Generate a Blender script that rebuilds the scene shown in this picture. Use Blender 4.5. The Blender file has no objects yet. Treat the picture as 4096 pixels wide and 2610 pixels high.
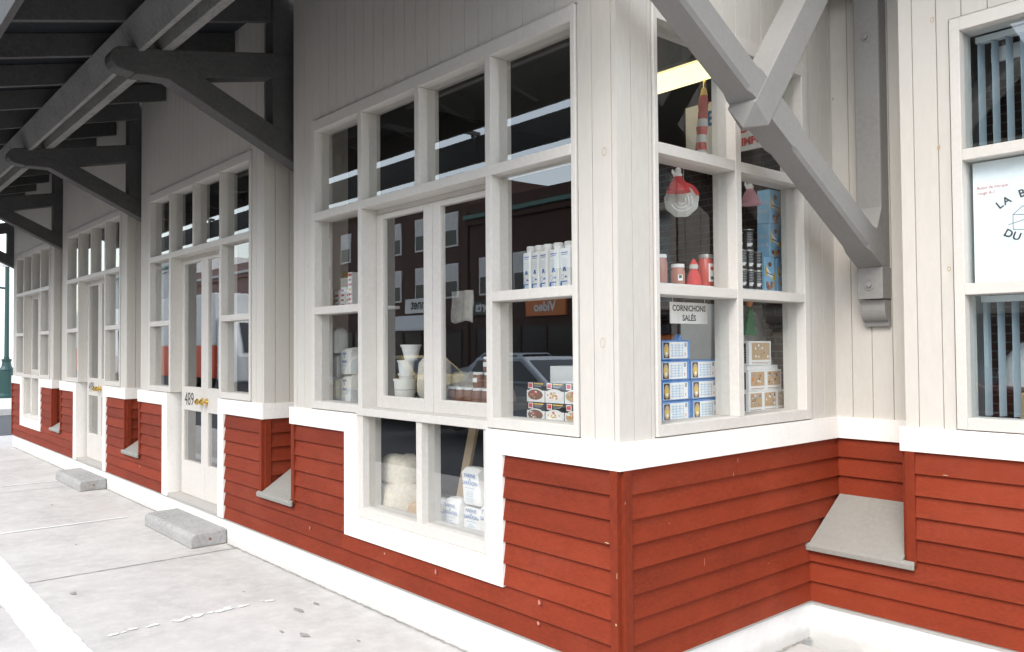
import bpy, bmesh, math, random
from mathutils import Vector, Matrix
random.seed(7)
R_ = math.radians
SC = bpy.context.scene
COL = SC.collection

# ------------------------------------------------------------------ camera
cam = bpy.data.objects.new('camera', bpy.data.cameras.new('camera'))
COL.objects.link(cam); SC.camera = cam
cam.data.sensor_fit = 'HORIZONTAL'; cam.data.sensor_width = 36.0
cam.data.lens = 28.819; cam.data.clip_start = 0.05; cam.data.clip_end = 2000
_r = Vector((0.65345891, 0.7569253, -0.00745288)); _d = Vector((-0.02420027, 0.01104949, -0.99964607)); _f = Vector((-0.75657504, 0.65340799, 0.02553819))
cam.matrix_world = Matrix(((_r.x, -_d.x, -_f.x, 2.37451), (_r.y, -_d.y, -_f.y, -2.65854), (_r.z, -_d.z, -_f.z, 1.60), (0, 0, 0, 1)))

# ------------------------------------------------------------------ light
SUN_EL, SUN_AZ = 44, 158          # degrees; azimuth clockwise from +y
world = bpy.data.worlds.new('World'); SC.world = world; world.use_nodes = True
wn = world.node_tree; wn.nodes.clear()
sky = wn.nodes.new('ShaderNodeTexSky'); sky.sky_type = 'NISHITA'; sky.sun_disc = False
sky.sun_elevation = R_(SUN_EL); sky.sun_rotation = R_(SUN_AZ)
sky.air_density = 1.3; sky.dust_density = 1.2; sky.ozone_density = 1.0
bg = wn.nodes.new('ShaderNodeBackground'); bg.inputs['Strength'].default_value = 0.15
wo = wn.nodes.new('ShaderNodeOutputWorld')
hs = wn.nodes.new('ShaderNodeHueSaturation'); hs.inputs['Saturation'].default_value = 0.55   # thin white overcast
wn.links.new(sky.outputs[0], hs.inputs['Color']); wn.links.new(hs.outputs[0], bg.inputs[0]); wn.links.new(bg.outputs[0], wo.inputs[0])
sl = bpy.data.lights.new('sun', 'SUN'); sl.energy = 0.8; sl.angle = R_(30); sl.color = (1.0, 0.95, 0.88)
sun = bpy.data.objects.new('sun', sl); COL.objects.link(sun)
_sd = Vector((math.sin(R_(SUN_AZ)) * math.cos(R_(SUN_EL)), math.cos(R_(SUN_AZ)) * math.cos(R_(SUN_EL)), math.sin(R_(SUN_EL))))
sun.rotation_euler = _sd.to_track_quat('Z', 'Y').to_euler(); sun.location = (0, -10, 20)
SC.view_settings.view_transform = 'Standard'; SC.view_settings.look = 'None'
SC.view_settings.exposure = 1.7; SC.view_settings.gamma = 1.0
try:
    SC.cycles.use_denoising = True; SC.cycles.max_bounces = 10; SC.cycles.transparent_max_bounces = 16
    SC.cycles.sample_clamp_indirect = 8
except Exception: pass

# ------------------------------------------------------------------ materials
def nt(name):
    m = bpy.data.materials.new(name); m.use_nodes = True
    return m, m.node_tree, m.node_tree.nodes['Principled BSDF']
def node(t, kind, **kw):
    n = t.nodes.new(kind)
    for k, v in kw.items():
        if k in n.inputs: n.inputs[k].default_value = v
        else: setattr(n, k, v)
    return n
def mix(t, fac, a, b, mode='MIX'):
    n = t.nodes.new('ShaderNodeMix'); n.data_type = 'RGBA'; n.blend_type = mode
    for s, v in ((0, fac), (6, a), (7, b)):
        if isinstance(v, bpy.types.NodeSocket): t.links.new(v, n.inputs[s])
        elif s == 0: n.inputs[0].default_value = v
        else: n.inputs[s].default_value = (*v, 1) if len(v) == 3 else v
    return n.outputs[2]
def ramp(t, src, p0, p1, c0=(0, 0, 0, 1), c1=(1, 1, 1, 1)):
    r = t.nodes.new('ShaderNodeValToRGB'); t.links.new(src, r.inputs[0])
    r.color_ramp.elements[0].position = p0; r.color_ramp.elements[1].position = p1
    r.color_ramp.elements[0].color = c0; r.color_ramp.elements[1].color = c1
    return r.outputs[0]
def coords(t, scale=(1, 1, 1)):
    g = t.nodes.new('ShaderNodeNewGeometry'); m = t.nodes.new('ShaderNodeMapping'); m.inputs['Scale'].default_value = scale
    t.links.new(g.outputs['Position'], m.inputs[0]); return m.outputs[0]
def noise(t, vec, scale, detail=4, rough=.55):
    n = node(t, 'ShaderNodeTexNoise', Scale=scale, Detail=detail, Roughness=rough); t.links.new(vec, n.inputs['Vector']); return n.outputs[0]
def bump(t, bsdf, h, strength, dist=.01):
    b = node(t, 'ShaderNodeBump', Strength=strength, Distance=dist); t.links.new(h, b.inputs['Height']); t.links.new(b.outputs[0], bsdf.inputs['Normal'])

def painted(name, col, rough=.55, var=.08, grime=.0, grime_col=(.2, .17, .13), spots=None, stretch=(1, 1, 1), bstr=.15):
    m, t, b = nt(name); b.inputs['Roughness'].default_value = rough
    v = coords(t, stretch)
    dark = tuple(c * (1 - var * 2) for c in col)
    c = mix(t, ramp(t, noise(t, v, 3.0, 6), .35, .65), dark, col)
    c = mix(t, ramp(t, noise(t, v, 40, 3), .4, .75), c, tuple(min(1, x * (1 + var)) for x in col))
    if grime:
        g = ramp(t, noise(t, coords(t, (3, 3, .35)), 5, 8, .7), .55, .78)
        gm = t.nodes.new('ShaderNodeMath'); gm.operation = 'MULTIPLY'; t.links.new(g, gm.inputs[0]); gm.inputs[1].default_value = grime
        c = mix(t, gm.outputs[0], c, grime_col)
    if spots:
        vo = node(t, 'ShaderNodeTexVoronoi', Scale=spots[0]); t.links.new(coords(t), vo.inputs['Vector'])
        c = mix(t, ramp(t, vo.outputs['Distance'], spots[1], spots[1] * 1.5, (1, 1, 1, 1), (0, 0, 0, 1)), c, spots[2])
    t.links.new(c, b.inputs['Base Color'])
    bump(t, b, noise(t, v, 60, 5, .65), bstr, .004); b.inputs['Specular IOR Level'].default_value = .2
    return m
def plain(name, col, rough=.5, metal=0, emit=None, es=1):
    m, t, b = nt(name)
    v = coords(t); c = mix(t, noise(t, v, 30, 3), tuple(x * .9 for x in col), tuple(min(1, x * 1.06) for x in col))
    t.links.new(c, b.inputs['Base Color']); b.inputs['Roughness'].default_value = rough; b.inputs['Metallic'].default_value = metal
    if emit: b.inputs['Emission Color'].default_value = (*emit, 1); b.inputs['Emission Strength'].default_value = es
    return m
def glass(name, f0=.10, tint=(.965, .98, .975)):
    m = bpy.data.materials.new(name); m.use_nodes = True; t = m.node_tree; t.nodes.clear()
    lw = node(t, 'ShaderNodeLayerWeight', Blend=.5)
    p = t.nodes.new('ShaderNodeMath'); p.operation = 'POWER'; t.links.new(lw.outputs['Facing'], p.inputs[0]); p.inputs[1].default_value = 4
    ma = t.nodes.new('ShaderNodeMath'); ma.operation = 'MULTIPLY_ADD'; t.links.new(p.outputs[0], ma.inputs[0]); ma.inputs[1].default_value = 1 - f0; ma.inputs[2].default_value = f0
    tr = node(t, 'ShaderNodeBsdfTransparent', Color=(*tint, 1)); gl = node(t, 'ShaderNodeBsdfGlossy', Roughness=.0, Color=(1, 1, 1, 1))
    # slight waviness of old panes
    bu = node(t, 'ShaderNodeBump', Strength=.05, Distance=.004); t.links.new(noise(t, coords(t), 1.8, 2), bu.inputs['Height']); t.links.new(bu.outputs[0], gl.inputs['Normal'])
    mx = t.nodes.new('ShaderNodeMixShader'); t.links.new(ma.outputs[0], mx.inputs[0]); t.links.new(tr.outputs[0], mx.inputs[1]); t.links.new(gl.outputs[0], mx.inputs[2])
    o = t.nodes.new('ShaderNodeOutputMaterial'); t.links.new(mx.outputs[0], o.inputs[0]); return m
def brick(name, c1, c2, mortar, scale=1, rough=.85):
    m, t, b = nt(name); b.inputs['Roughness'].default_value = rough
    tc = t.nodes.new('ShaderNodeNewGeometry'); sp = t.nodes.new('ShaderNodeSeparateXYZ'); t.links.new(tc.outputs['Position'], sp.inputs[0])
    ad = t.nodes.new('ShaderNodeMath'); t.links.new(sp.outputs[0], ad.inputs[0]); t.links.new(sp.outputs[1], ad.inputs[1])
    cb = t.nodes.new('ShaderNodeCombineXYZ'); t.links.new(ad.outputs[0], cb.inputs[0]); t.links.new(sp.outputs[2], cb.inputs[1])
    br = node(t, 'ShaderNodeTexBrick', Color1=(*c1, 1), Color2=(*c2, 1), Mortar=(*mortar, 1), Scale=scale)
    br.inputs['Mortar Size'].default_value = .006; br.inputs['Brick Width'].default_value = .21; br.inputs['Row Height'].default_value = .067
    t.links.new(cb.outputs[0], br.inputs['Vector'])
    c = mix(t, ramp(t, noise(t, coords(t), 6, 5), .3, .8), br.outputs[0], tuple(x * .6 for x in c1), 'MIX')
    t.links.new(c, b.inputs['Base Color']); bump(t, b, br.outputs[1], -.4, .01); return m

M = {}
M['wall'] = painted('warm_white_board_paint', (.55, .52, .472), .6, .025, .04, (.40, .34, .26), (1.3, .012, (.22, .12, .05)), (1, 1, .3))
M['frame'] = painted('window_frame_paint', (.585, .555, .512), .5, .03, .03, (.36, .30, .22), None, (1, 1, 1))
M['trim'] = painted('white_trim_paint', (.82, .79, .745), .5, .03, .05, (.5, .45, .36))
M['red'] = painted('barn_red_siding_paint', (.205, .0285, .0095), .68, .10, .10, (.12, .03, .02), (2.6, .016, (.5, .30, .24)), (1, 1, 3), .25)
def red_boards():
    m = M['red']; t = m.node_tree; b = t.nodes['Principled BSDF']; src = b.inputs['Base Color'].links[0].from_socket
    sp = t.nodes.new('ShaderNodeSeparateXYZ'); t.links.new(coords(t), sp.inputs[0])
    a = t.nodes.new('ShaderNodeMath'); a.operation = 'MULTIPLY_ADD'; t.links.new(sp.outputs[2], a.inputs[0]); a.inputs[1].default_value = 1 / .1075; a.inputs[2].default_value = -.205 / .1075
    f = t.nodes.new('ShaderNodeMath'); f.operation = 'FLOOR'; t.links.new(a.outputs[0], f.inputs[0])
    x = t.nodes.new('ShaderNodeMath'); x.operation = 'MULTIPLY_ADD'; t.links.new(sp.outputs[0], x.inputs[0]); x.inputs[1].default_value = .42; t.links.new(f.outputs[0], x.inputs[2])
    x.inputs[1].default_value = .42; fx = t.nodes.new('ShaderNodeMath'); fx.operation = 'FLOOR'; t.links.new(x.outputs[0], fx.inputs[0])
    cb = t.nodes.new('ShaderNodeCombineXYZ'); t.links.new(f.outputs[0], cb.inputs[0]); t.links.new(fx.outputs[0], cb.inputs[1])
    wn_ = t.nodes.new('ShaderNodeTexWhiteNoise'); t.links.new(cb.outputs[0], wn_.inputs['Vector'])
    c = mix(t, wn_.outputs['Value'], (.80, .79, .80), (1.10, 1.12, 1.14)); c = mix(t, 1.0, src, c, 'MULTIPLY')
    fade = ramp(t, noise(t, coords(t, (.9, .9, 2.2)), 1.6, 7, .7), .50, .78, (0, 0, 0, 1), (.22, .22, .22, 1))
    c = mix(t, fade, c, (.33, .085, .05)); t.links.new(c, b.inputs['Base Color'])
red_boards()
M['rust'] = plain('rusty_knot', (.42, .31, .19), .8)
M['chip'] = plain('chipped_paint_wood', (.55, .42, .27), .8)
M['scuff'] = plain('pale_scuff', (.42, .17, .13), .7)
M['redtrim'] = painted('barn_red_corner_paint', (.185, .026, .0088), .68, .10, .10, (.11, .03, .02), (3.1, .018, (.5, .32, .24)), (1, 1, .5))
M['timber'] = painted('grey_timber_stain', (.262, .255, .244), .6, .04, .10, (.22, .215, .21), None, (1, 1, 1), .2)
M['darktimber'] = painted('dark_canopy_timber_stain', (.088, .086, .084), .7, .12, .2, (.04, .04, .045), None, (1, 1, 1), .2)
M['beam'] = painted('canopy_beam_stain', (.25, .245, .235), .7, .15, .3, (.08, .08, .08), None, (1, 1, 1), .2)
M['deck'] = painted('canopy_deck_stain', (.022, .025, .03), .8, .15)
M['sill'] = painted('grey_metal_sill', (.27, .26, .235), .5, .05)
def foundation_mat():
    m, t, b = nt('white_foundation_paint'); b.inputs['Roughness'].default_value = .8; v = coords(t)
    c = mix(t, ramp(t, noise(t, v, 4, 8, .7), .4, .7), (.70, .70, .68), (.80, .80, .78))
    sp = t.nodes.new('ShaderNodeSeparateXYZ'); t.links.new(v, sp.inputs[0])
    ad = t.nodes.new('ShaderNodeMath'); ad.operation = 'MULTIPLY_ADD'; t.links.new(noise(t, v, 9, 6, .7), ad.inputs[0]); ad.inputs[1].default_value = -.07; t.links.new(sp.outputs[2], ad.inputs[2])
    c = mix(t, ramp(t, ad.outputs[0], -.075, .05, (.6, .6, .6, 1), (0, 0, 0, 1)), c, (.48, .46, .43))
    c = mix(t, ramp(t, noise(t, v, 22, 6, .75), .62, .70), c, (.55, .54, .51))
    t.links.new(c, b.inputs['Base Color']); bump(t, b, noise(t, v, 50, 6, .7), .4, .006); return m
M['found'] = foundation_mat()
M['flash'] = plain('grey_flashing', (.42, .40, .37), .5)
M['glass'] = glass('window_glass', .165)
M['eglass'] = glass('end_window_glass', .05)
M['rglass'] = glass('butcher_window_glass', .09, (.88, .95, .98))
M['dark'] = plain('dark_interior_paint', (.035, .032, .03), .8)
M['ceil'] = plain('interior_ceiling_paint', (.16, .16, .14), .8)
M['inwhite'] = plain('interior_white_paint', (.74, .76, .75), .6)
M['floor'] = plain('interior_floor_vinyl', (.16, .15, .13), .5)
M['brick'] = brick('interior_brick', (.16, .065, .045), (.12, .05, .038), (.26, .24, .21))
M['white'] = plain('white_plastic', (.80, .80, .78), .45)
M['paper'] = plain('white_paper', (.84, .83, .81), .8)
M['blue'] = plain('blue_print', (.05, .16, .45), .5)
M['blueprint'] = plain('faded_blue_print', (.25, .33, .55), .6)
M['ltblue'] = plain('pale_blue_print', (.42, .58, .74), .5)
M['skyblue'] = plain('sky_blue_film', (.30, .56, .78), .35)
M['bluew'] = plain('blue_plastic_wrap', (.10, .28, .62), .3)
M['black'] = plain('black_print', (.02, .02, .022), .5)
M['grey'] = plain('grey_print', (.33, .35, .37), .6)
M['redp'] = plain('red_print', (.62, .06, .05), .5)
M['yellow'] = plain('yellow_print', (.75, .50, .05), .5)
M['orange'] = plain('orange_print', (.68, .20, .05), .5)
M['tan'] = plain('tan_picture_print', (.55, .38, .22), .6)
M['truckred'] = plain('truck_red_paint', (.80, .095, .035), .45)
M['darkglass'] = plain('dark_bottle_glass', (.012, .016, .012), .12)
M['brown'] = plain('brown_print', (.22, .09, .04), .5)
M['green'] = plain('dark_green_paint', (.008, .042, .038), .45)
M['leafgreen'] = plain('felt_green', (.05, .16, .08), .9)
M['pink'] = plain('pink_fabric', (.75, .36, .42), .8)
M['redfelt'] = plain('red_felt', (.60, .05, .05), .85)
M['fluff'] = plain('grey_white_fluff', (.50, .50, .46), .95)
M['burlap'] = painted('beige_sack_cloth', (.66, .61, .51), .9, .12, 0, (.3, .25, .2), None, (1, 1, 1), .8)
M['wood'] = plain('bare_wood', (.60, .45, .28), .6)
M['jarpink'] = plain('pink_jar_contents', (.46, .20, .15), .25)
M['jarred'] = plain('red_jar_contents', (.55, .07, .05), .25)
M['metal'] = plain('steel_lid', (.55, .54, .50), .35, .8)
M['brass'] = plain('polished_brass', (.75, .52, .16), .22, 1.0)
M['lamp'] = plain('lit_fluorescent_diffuser', (.8, .76, .6), .6, 0, (1.0, .84, .42), .62)
M['cloth'] = painted('grey_hanging_cloth', (.55, .53, .48), .9, .1)
M['brickout'] = brick('street_brick', (.085, .030, .021), (.065, .024, .018), (.10, .085, .075))
M['brickpink'] = brick('pink_street_brick', (.42, .24, .21), (.38, .21, .19), (.4, .36, .33))
M['stucco'] = painted('pale_street_stucco', (.62, .58, .50), .85, .1)
M['stuccow'] = painted('white_street_stucco', (.74, .74, .73), .85, .08)
M['cornice'] = plain('green_copper_cornice', (.09, .19, .16), .6)
M['shop'] = plain('dark_shopfront', (.02, .022, .022), .3)
M['carw'] = plain('pale_blue_car_paint', (.55, .60, .64), .2)
M['cart'] = plain('tan_car_paint', (.50, .38, .16), .22)
M['carr'] = plain('dark_red_car_paint', (.20, .02, .02), .22)
M['carglass'] = plain('car_window', (.02, .025, .03), .05)
M['tyre'] = plain('black_rubber', (.02, .02, .02), .8)
M['chrome'] = plain('chrome_trim', (.6, .6, .6), .15, 1.0)

def ground_mat(name, col, spots):
    m, t, b = nt(name); b.inputs['Roughness'].default_value = .9
    v = coords(t)
    c = mix(t, ramp(t, noise(t, v, 1.9, 9, .68), .34, .66), tuple(x * .76 for x in col), col)
    c = mix(t, ramp(t, noise(t, v, 9, 6, .7), .45, .8), c, tuple(min(1, x * 1.10) for x in col))
    c = mix(t, ramp(t, noise(t, v, 180, 2), .5, .85), c, tuple(x * .84 for x in col))
    if spots:
        wob = t.nodes.new('ShaderNodeVectorMath'); wob.operation = 'ADD'
        nn = node(t, 'ShaderNodeTexNoise', Scale=14); t.links.new(v, nn.inputs['Vector'])
        sc = t.nodes.new('ShaderNodeVectorMath'); sc.operation = 'SCALE'; sc.inputs['Scale'].default_value = .09; t.links.new(nn.outputs['Color'], sc.inputs[0])
        t.links.new(v, wob.inputs[0]); t.links.new(sc.outputs[0], wob.inputs[1])
        vo = node(t, 'ShaderNodeTexVoronoi', Scale=1.1); t.links.new(wob.outputs[0], vo.inputs['Vector'])
        c = mix(t, ramp(t, vo.outputs['Distance'], .0, .06, (.6, .6, .6, 1), (0, 0, 0, 1)), c, (.30, .29, .28))
    t.links.new(c, b.inputs['Base Color']); bump(t, b, noise(t, v, 120, 4), .35, .004); return m
M['concrete'] = ground_mat('worn_concrete_paving', (.53, .508, .482), True)
M['asphalt'] = ground_mat('street_asphalt', (.06, .06, .062), False)
M['step'] = painted('rough_concrete_step', (.36, .355, .345), .9, .12, .2, (.25, .24, .23), None, (1, 1, 1), .6)
M['line'] = painted('worn_white_road_paint', (.74, .74, .72), .8, .06)
M['joint'] = plain('dark_paving_joint', (.27, .26, .25), .9)
M['stain'] = plain('dark_oil_stain', (.30, .285, .27), .9)

# ------------------------------------------------------------------ mesh helpers
class Frame:
    """wall frame: a along u, d outward along n, z up"""
    def __init__(s, o, u, n): s.o, s.u, s.n = Vector(o), Vector(u), Vector(n)
    def __call__(s, a, d, z): p = s.o + s.u * a + s.n * d; return (p.x, p.y, p.z + z)
class MB:
    def __init__(s): s.v, s.f, s.m, s.mats = [], [], [], []
    def mi(s, m):
        if m not in s.mats: s.mats.append(m)
        return s.mats.index(m)
    def face(s, pts, m):
        i = len(s.v); s.v += [tuple(p) for p in pts]; s.f.append(tuple(range(i, i + len(pts)))); s.m.append(s.mi(m)); return s
    def hexa(s, p, m, skip=()):
        i = len(s.v); s.v += [tuple(q) for q in p]; k = s.mi(m)
        for j, q in enumerate(((0, 3, 2, 1), (4, 5, 6, 7), (0, 1, 5, 4), (1, 2, 6, 5), (2, 3, 7, 6), (3, 0, 4, 7))):
            if j in skip: continue
            s.f.append(tuple(i + x for x in q)); s.m.append(k)
        return s
    def box(s, x0, x1, y0, y1, z0, z1, m):
        return s.hexa([(x0, y0, z0), (x1, y0, z0), (x1, y1, z0), (x0, y1, z0), (x0, y0, z1), (x1, y0, z1), (x1, y1, z1), (x0, y1, z1)], m)
    def fbox(s, F, a0, a1, d0, d1, z0, z1, m):
        return s.hexa([F(a0, d0, z0), F(a1, d0, z0), F(a1, d1, z0), F(a0, d1, z0), F(a0, d0, z1), F(a1, d0, z1), F(a1, d1, z1), F(a0, d1, z1)], m)
    def prism(s, poly, fn, m):
        """poly: list of 2d points; fn(p, side) -> 3d for side 0/1"""
        n = len(poly); i = len(s.v); k = s.mi(m)
        s.v += [tuple(fn(p, 0)) for p in poly] + [tuple(fn(p, 1)) for p in poly]
        s.f.append(tuple(i + x for x in range(n))); s.m.append(k)
        s.f.append(tuple(i + n + x for x in reversed(range(n)))); s.m.append(k)
        for x in range(n):
            y = (x + 1) % n; s.f.append((i + x, i + n + x, i + n + y, i + y)); s.m.append(k)
        return s
    def lathe(s, c, prof, m, seg=20, axis='z', ang0=0):
        """prof: list of (radius, height); closed with fans"""
        i = len(s.v); k = s.mi(m) if not isinstance(m, list) else None
        c = Vector(c)
        for r, h in prof:
            for j in range(seg):
                a = ang0 + 2 * math.pi * j / seg; x, y = r * math.cos(a), r * math.sin(a)
                p = {'z': (x, y, h), 'y': (x, h, y), 'x': (h, x, y)}[axis]; s.v.append(tuple(c + Vector(p)))
        for q in range(len(prof) - 1):
            kk = k if k is not None else s.mi(m[min(q, len(m) - 1)])
            for j in range(seg):
                j2 = (j + 1) % seg; s.f.append((i + q * seg + j, i + q * seg + j2, i + (q + 1) * seg + j2, i + (q + 1) * seg + j)); s.m.append(kk)
        k0 = k if k is not None else s.mi(m[0]); k1 = k if k is not None else s.mi(m[-1])
        s.f.append(tuple(i + j for j in reversed(range(seg)))); s.m.append(k0)
        s.f.append(tuple(i + (len(prof) - 1) * seg + j for j in range(seg))); s.m.append(k1)
        return s
    def tube(s, pts, r, m, seg=8):
        pts = [Vector(p) for p in pts]; i = len(s.v); k = s.mi(m)
        rr = r if isinstance(r, (list, tuple)) else [r] * len(pts)
        for q, p in enumerate(pts):
            d = (pts[min(q + 1, len(pts) - 1)] - pts[max(q - 1, 0)]).normalized()
            a = d.cross(Vector((0, 0, 1)) if abs(d.z) < .9 else Vector((1, 0, 0))).normalized(); b = d.cross(a)
            for j in range(seg):
                t = 2 * math.pi * j / seg; s.v.append(tuple(p + (a * math.cos(t) + b * math.sin(t)) * rr[q]))
        for q in range(len(pts) - 1):
            for j in range(seg):
                j2 = (j + 1) % seg; s.f.append((i + q * seg + j, i + q * seg + j2, i + (q + 1) * seg + j2, i + (q + 1) * seg + j)); s.m.append(k)
        s.f.append(tuple(i + j for j in reversed(range(seg)))); s.m.append(k)
        s.f.append(tuple(i + (len(pts) - 1) * seg + j for j in range(seg))); s.m.append(k)
        return s
    def build(s, name, parent=None, bevel=0, smooth=False, seg=2, off=None):
        me = bpy.data.meshes.new(name); me.from_pydata(s.v, [], s.f)
        for m in s.mats: me.materials.append(M[m])
        for p, k in zip(me.polygons, s.m): p.material_index = k; p.use_smooth = smooth
        bm = bmesh.new(); bm.from_mesh(me); bmesh.ops.remove_doubles(bm, verts=bm.verts, dist=1e-5) if smooth else None
        bmesh.ops.recalc_face_normals(bm, faces=bm.faces); bm.to_mesh(me); bm.free()
        o = bpy.data.objects.new(name, me); COL.objects.link(o)
        if parent is not None:
            o.parent = parent
            o.matrix_parent_inverse = Matrix.Identity(4)
            me.transform(Matrix.Translation(-world_loc(parent)))
        if bevel:
            b = o.modifiers.new('bevel', 'BEVEL'); b.width = bevel; b.segments = seg; b.limit_method = 'ANGLE'; b.angle_limit = R_(40)
        if smooth and not bevel:
            e = o.modifiers.new('edge', 'EDGE_SPLIT'); e.split_angle = R_(40)
        return o
def world_loc(o):
    l = Vector(o.location)
    while o.parent is not None: o = o.parent; l += Vector(o.location)
    return l
def empty(name, loc=(0, 0, 0)):
    o = bpy.data.objects.new(name, None); COL.objects.link(o); o.location = loc; o.empty_display_size = .1; return o
def tag(o, label=None, cat=None, group=None, kind=None):
    if label: o['label'] = label
    if cat: o['category'] = cat
    if group: o['group'] = group
    if kind: o['kind'] = kind
    return o
def text_mesh(mb, F, txt, a, d, z, size, m, align='LEFT', sx=1.0, bold=0.0, rot=0.0):
    cu = bpy.data.curves.new('t', 'FONT'); cu.body = txt; cu.size = size; cu.align_x = align; cu.offset = bold; cu.resolution_u = 3
    ob = bpy.data.objects.new('t', cu); COL.objects.link(ob)
    dg = bpy.context.evaluated_depsgraph_get(); dg.update(); me = bpy.data.meshes.new_from_object(ob.evaluated_get(dg))
    ca, sa = math.cos(rot), math.sin(rot)
    i = len(mb.v); mb.v += [F(a + (v.co.x * ca - v.co.y * sa) * sx, d, z + v.co.x * sa + v.co.y * ca) for v in me.vertices]
    k = mb.mi(m)
    for p in me.polygons: mb.f.append(tuple(i + q for q in p.vertices)); mb.m.append(k)
    bpy.data.objects.remove(ob); bpy.data.curves.remove(cu); bpy.data.meshes.remove(me)
def copy_tree(o, parent=None):
    c = o.copy(); COL.objects.link(c)
    if parent is not None: c.parent = parent
    for ch in list(o.children): copy_tree(ch, c)
    return c

FR = Frame((0, 0, 0), (1, 0, 0), (0, -1, 0))        # market front
SD = Frame((0, 0, 0), (0, 1, 0), (1, 0, 0))         # end face of the first bay
WY, RY, WX = 1.537, 1.87, .54                        # right wing front, recess back, wing left end
WG = Frame((0, WY, 0), (1, 0, 0), (0, -1, 0))
RC = Frame((0, RY, 0), (1, 0, 0), (0, -1, 0))
ZB0, ZB1, ZF = 1.065, 1.185, .205                    # belt bottom / top, foundation top
ZT = 4.62
LAP = (ZB0 - ZF) / 8

def boards(mb, F, a0, a1, z0, z1, ph=0.0, w=.116, m='wall'):
    g, dp = .0026, -.0135
    k = math.floor((a0 - ph) / w); xs = [a0]
    while True:
        k += 1; x = ph + k * w
        if x >= a1 - .004: break
        if x > a0 + .004: xs.append(x)
    xs.append(a1)
    for i in range(len(xs) - 1):
        l, r = xs[i], xs[i + 1]; lg = g if i > 0 else 0; rg = g if i < len(xs) - 2 else 0
        mb.face([F(l + lg, 0, z0), F(r - rg, 0, z0), F(r - rg, 0, z1), F(l + lg, 0, z1)], m)
        if lg: mb.face([F(l, dp, z0), F(l + lg, 0, z0), F(l + lg, 0, z1), F(l, dp, z1)], m)
        if rg: mb.face([F(r - rg, 0, z0), F(r, dp, z0), F(r, dp, z1), F(r - rg, 0, z1)], m)
    mb.fbox(F, a0 + .015, a1 - .015, -.11, -.014, z0, z1, m)
def clap(mb, F, a0, a1, z0, z1, m='red'):
    dt, db = .002, .020
    for k in range(8):
        zt = ZB0 - LAP * k; zb = zt - LAP
        if zb >= z1 - .002 or zt <= z0 + .002: continue
        t, b = min(zt, z1), max(zb, z0)
        f = lambda z: dt + (db - dt) * (zt - z) / LAP
        mb.face([F(a0, f(b), b), F(a1, f(b), b), F(a1, f(t), t), F(a0, f(t), t)], m)
        mb.face([F(a0, 0, b), F(a1, 0, b), F(a1, f(b), b), F(a0, f(b), b)], m)
    mb.fbox(F, a0 + .004, a1 - .004, -.11, -.001, z0, z1, m)

# ------------------------------------------------------------------ the ground
g = MB(); g.face([(-70, -400, -.15), (400, -400, -.15), (400, 400, -.15), (-400, 400, -.15), (-400, -400, -.15)], 'asphalt')
tag(g.build('street_ground'), kind='structure')
g = MB(); g.box(-15.6, 12, -3.4, 1.4, -.3, 0, 'concrete'); g.box(.3, 12, 1.4, 1.6, -.3, -.002, 'concrete')
tag(g.build('pavement'), kind='structure')
g = MB(); g.box(-60, -23.5, -3, 12, -.3, .02, 'concrete'); tag(g.build('far_pavement'), kind='structure')
g = MB(); g.box(-90, 40, -20.2, -16.5, -.3, 0, 'concrete'); tag(g.build('opposite_pavement'), kind='structure')

WY0 = 1.537
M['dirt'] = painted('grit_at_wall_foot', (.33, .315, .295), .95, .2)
def ragged(mb, x0, x1, y0, y1, z, m, n=10, j=.012, along='x'):
    """thin painted sheet with worn edges"""
    a, b = [], []
    L0, L1 = (x0, x1) if along == 'x' else (y0, y1)
    for i in range(n + 1):
        t = L0 + (L1 - L0) * i / n
        if along == 'x': a.append((t, y0 + random.uniform(-j, j), z)); b.append((t, y1 + random.uniform(-j, j), z))
        else: a.append((x0 + random.uniform(-j, j), t, z)); b.append((x1 + random.uniform(-j, j), t, z))
    for i in range(n): mb.face([a[i], a[i + 1], b[i + 1], b[i]], m)
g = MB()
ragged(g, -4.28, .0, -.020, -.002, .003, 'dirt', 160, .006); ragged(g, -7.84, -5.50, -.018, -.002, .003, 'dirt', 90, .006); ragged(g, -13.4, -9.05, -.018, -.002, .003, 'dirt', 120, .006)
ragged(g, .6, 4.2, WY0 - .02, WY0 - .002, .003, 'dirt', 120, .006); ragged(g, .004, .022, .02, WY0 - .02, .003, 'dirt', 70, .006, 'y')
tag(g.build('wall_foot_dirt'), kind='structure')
g = MB()
ragged(g, -15, 6, -1.70, -1.485, .004, 'line', 420, .004)
ragged(g, -6.03, -5.985, -1.34, -.30, .004, 'line', 30, .006, 'y')
rl = random.Random(11)
for y0, y1, wd in ((-1.34, -.40, .030), (-1.0, -.55, .022)):      # worn dashes: a scatter of surviving paint flakes
    for q in range(46):
        yc = rl.uniform(y0, y1); xc = -2.615 + rl.gauss(0, wd * .45)
        if abs((yc * 7.3) % 1 - .5) < .13: continue
        r0 = rl.uniform(.006, .022); n = 7
        g.face([(xc + r0 * rl.uniform(.5, 1.1) * math.cos(6.283 * i / n), yc + r0 * 1.5 * rl.uniform(.5, 1.2) * math.sin(6.283 * i / n), .004 + .00002 * q) for i in range(n)], 'line')
ragged(g, -8.93, -8.885, -1.2, -.3, .004, 'line', 30, .010, 'y')
tag(g.build('painted_road_lines'), kind='structure')
g = MB()
for x, y0 in ((-4.10, -1.47), (-8.37, -1.47), (-12.3, -1.47)):
    ragged(g, x - .006, x + .006, y0, -.0, .004, 'joint', 40, .003, 'y')
ragged(g, -3.62, -3.61, -3.3, -1.71, .004, 'joint', 30, .003, 'y')
tag(g.build('paving_joints'), kind='structure')
g = MB()
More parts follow.
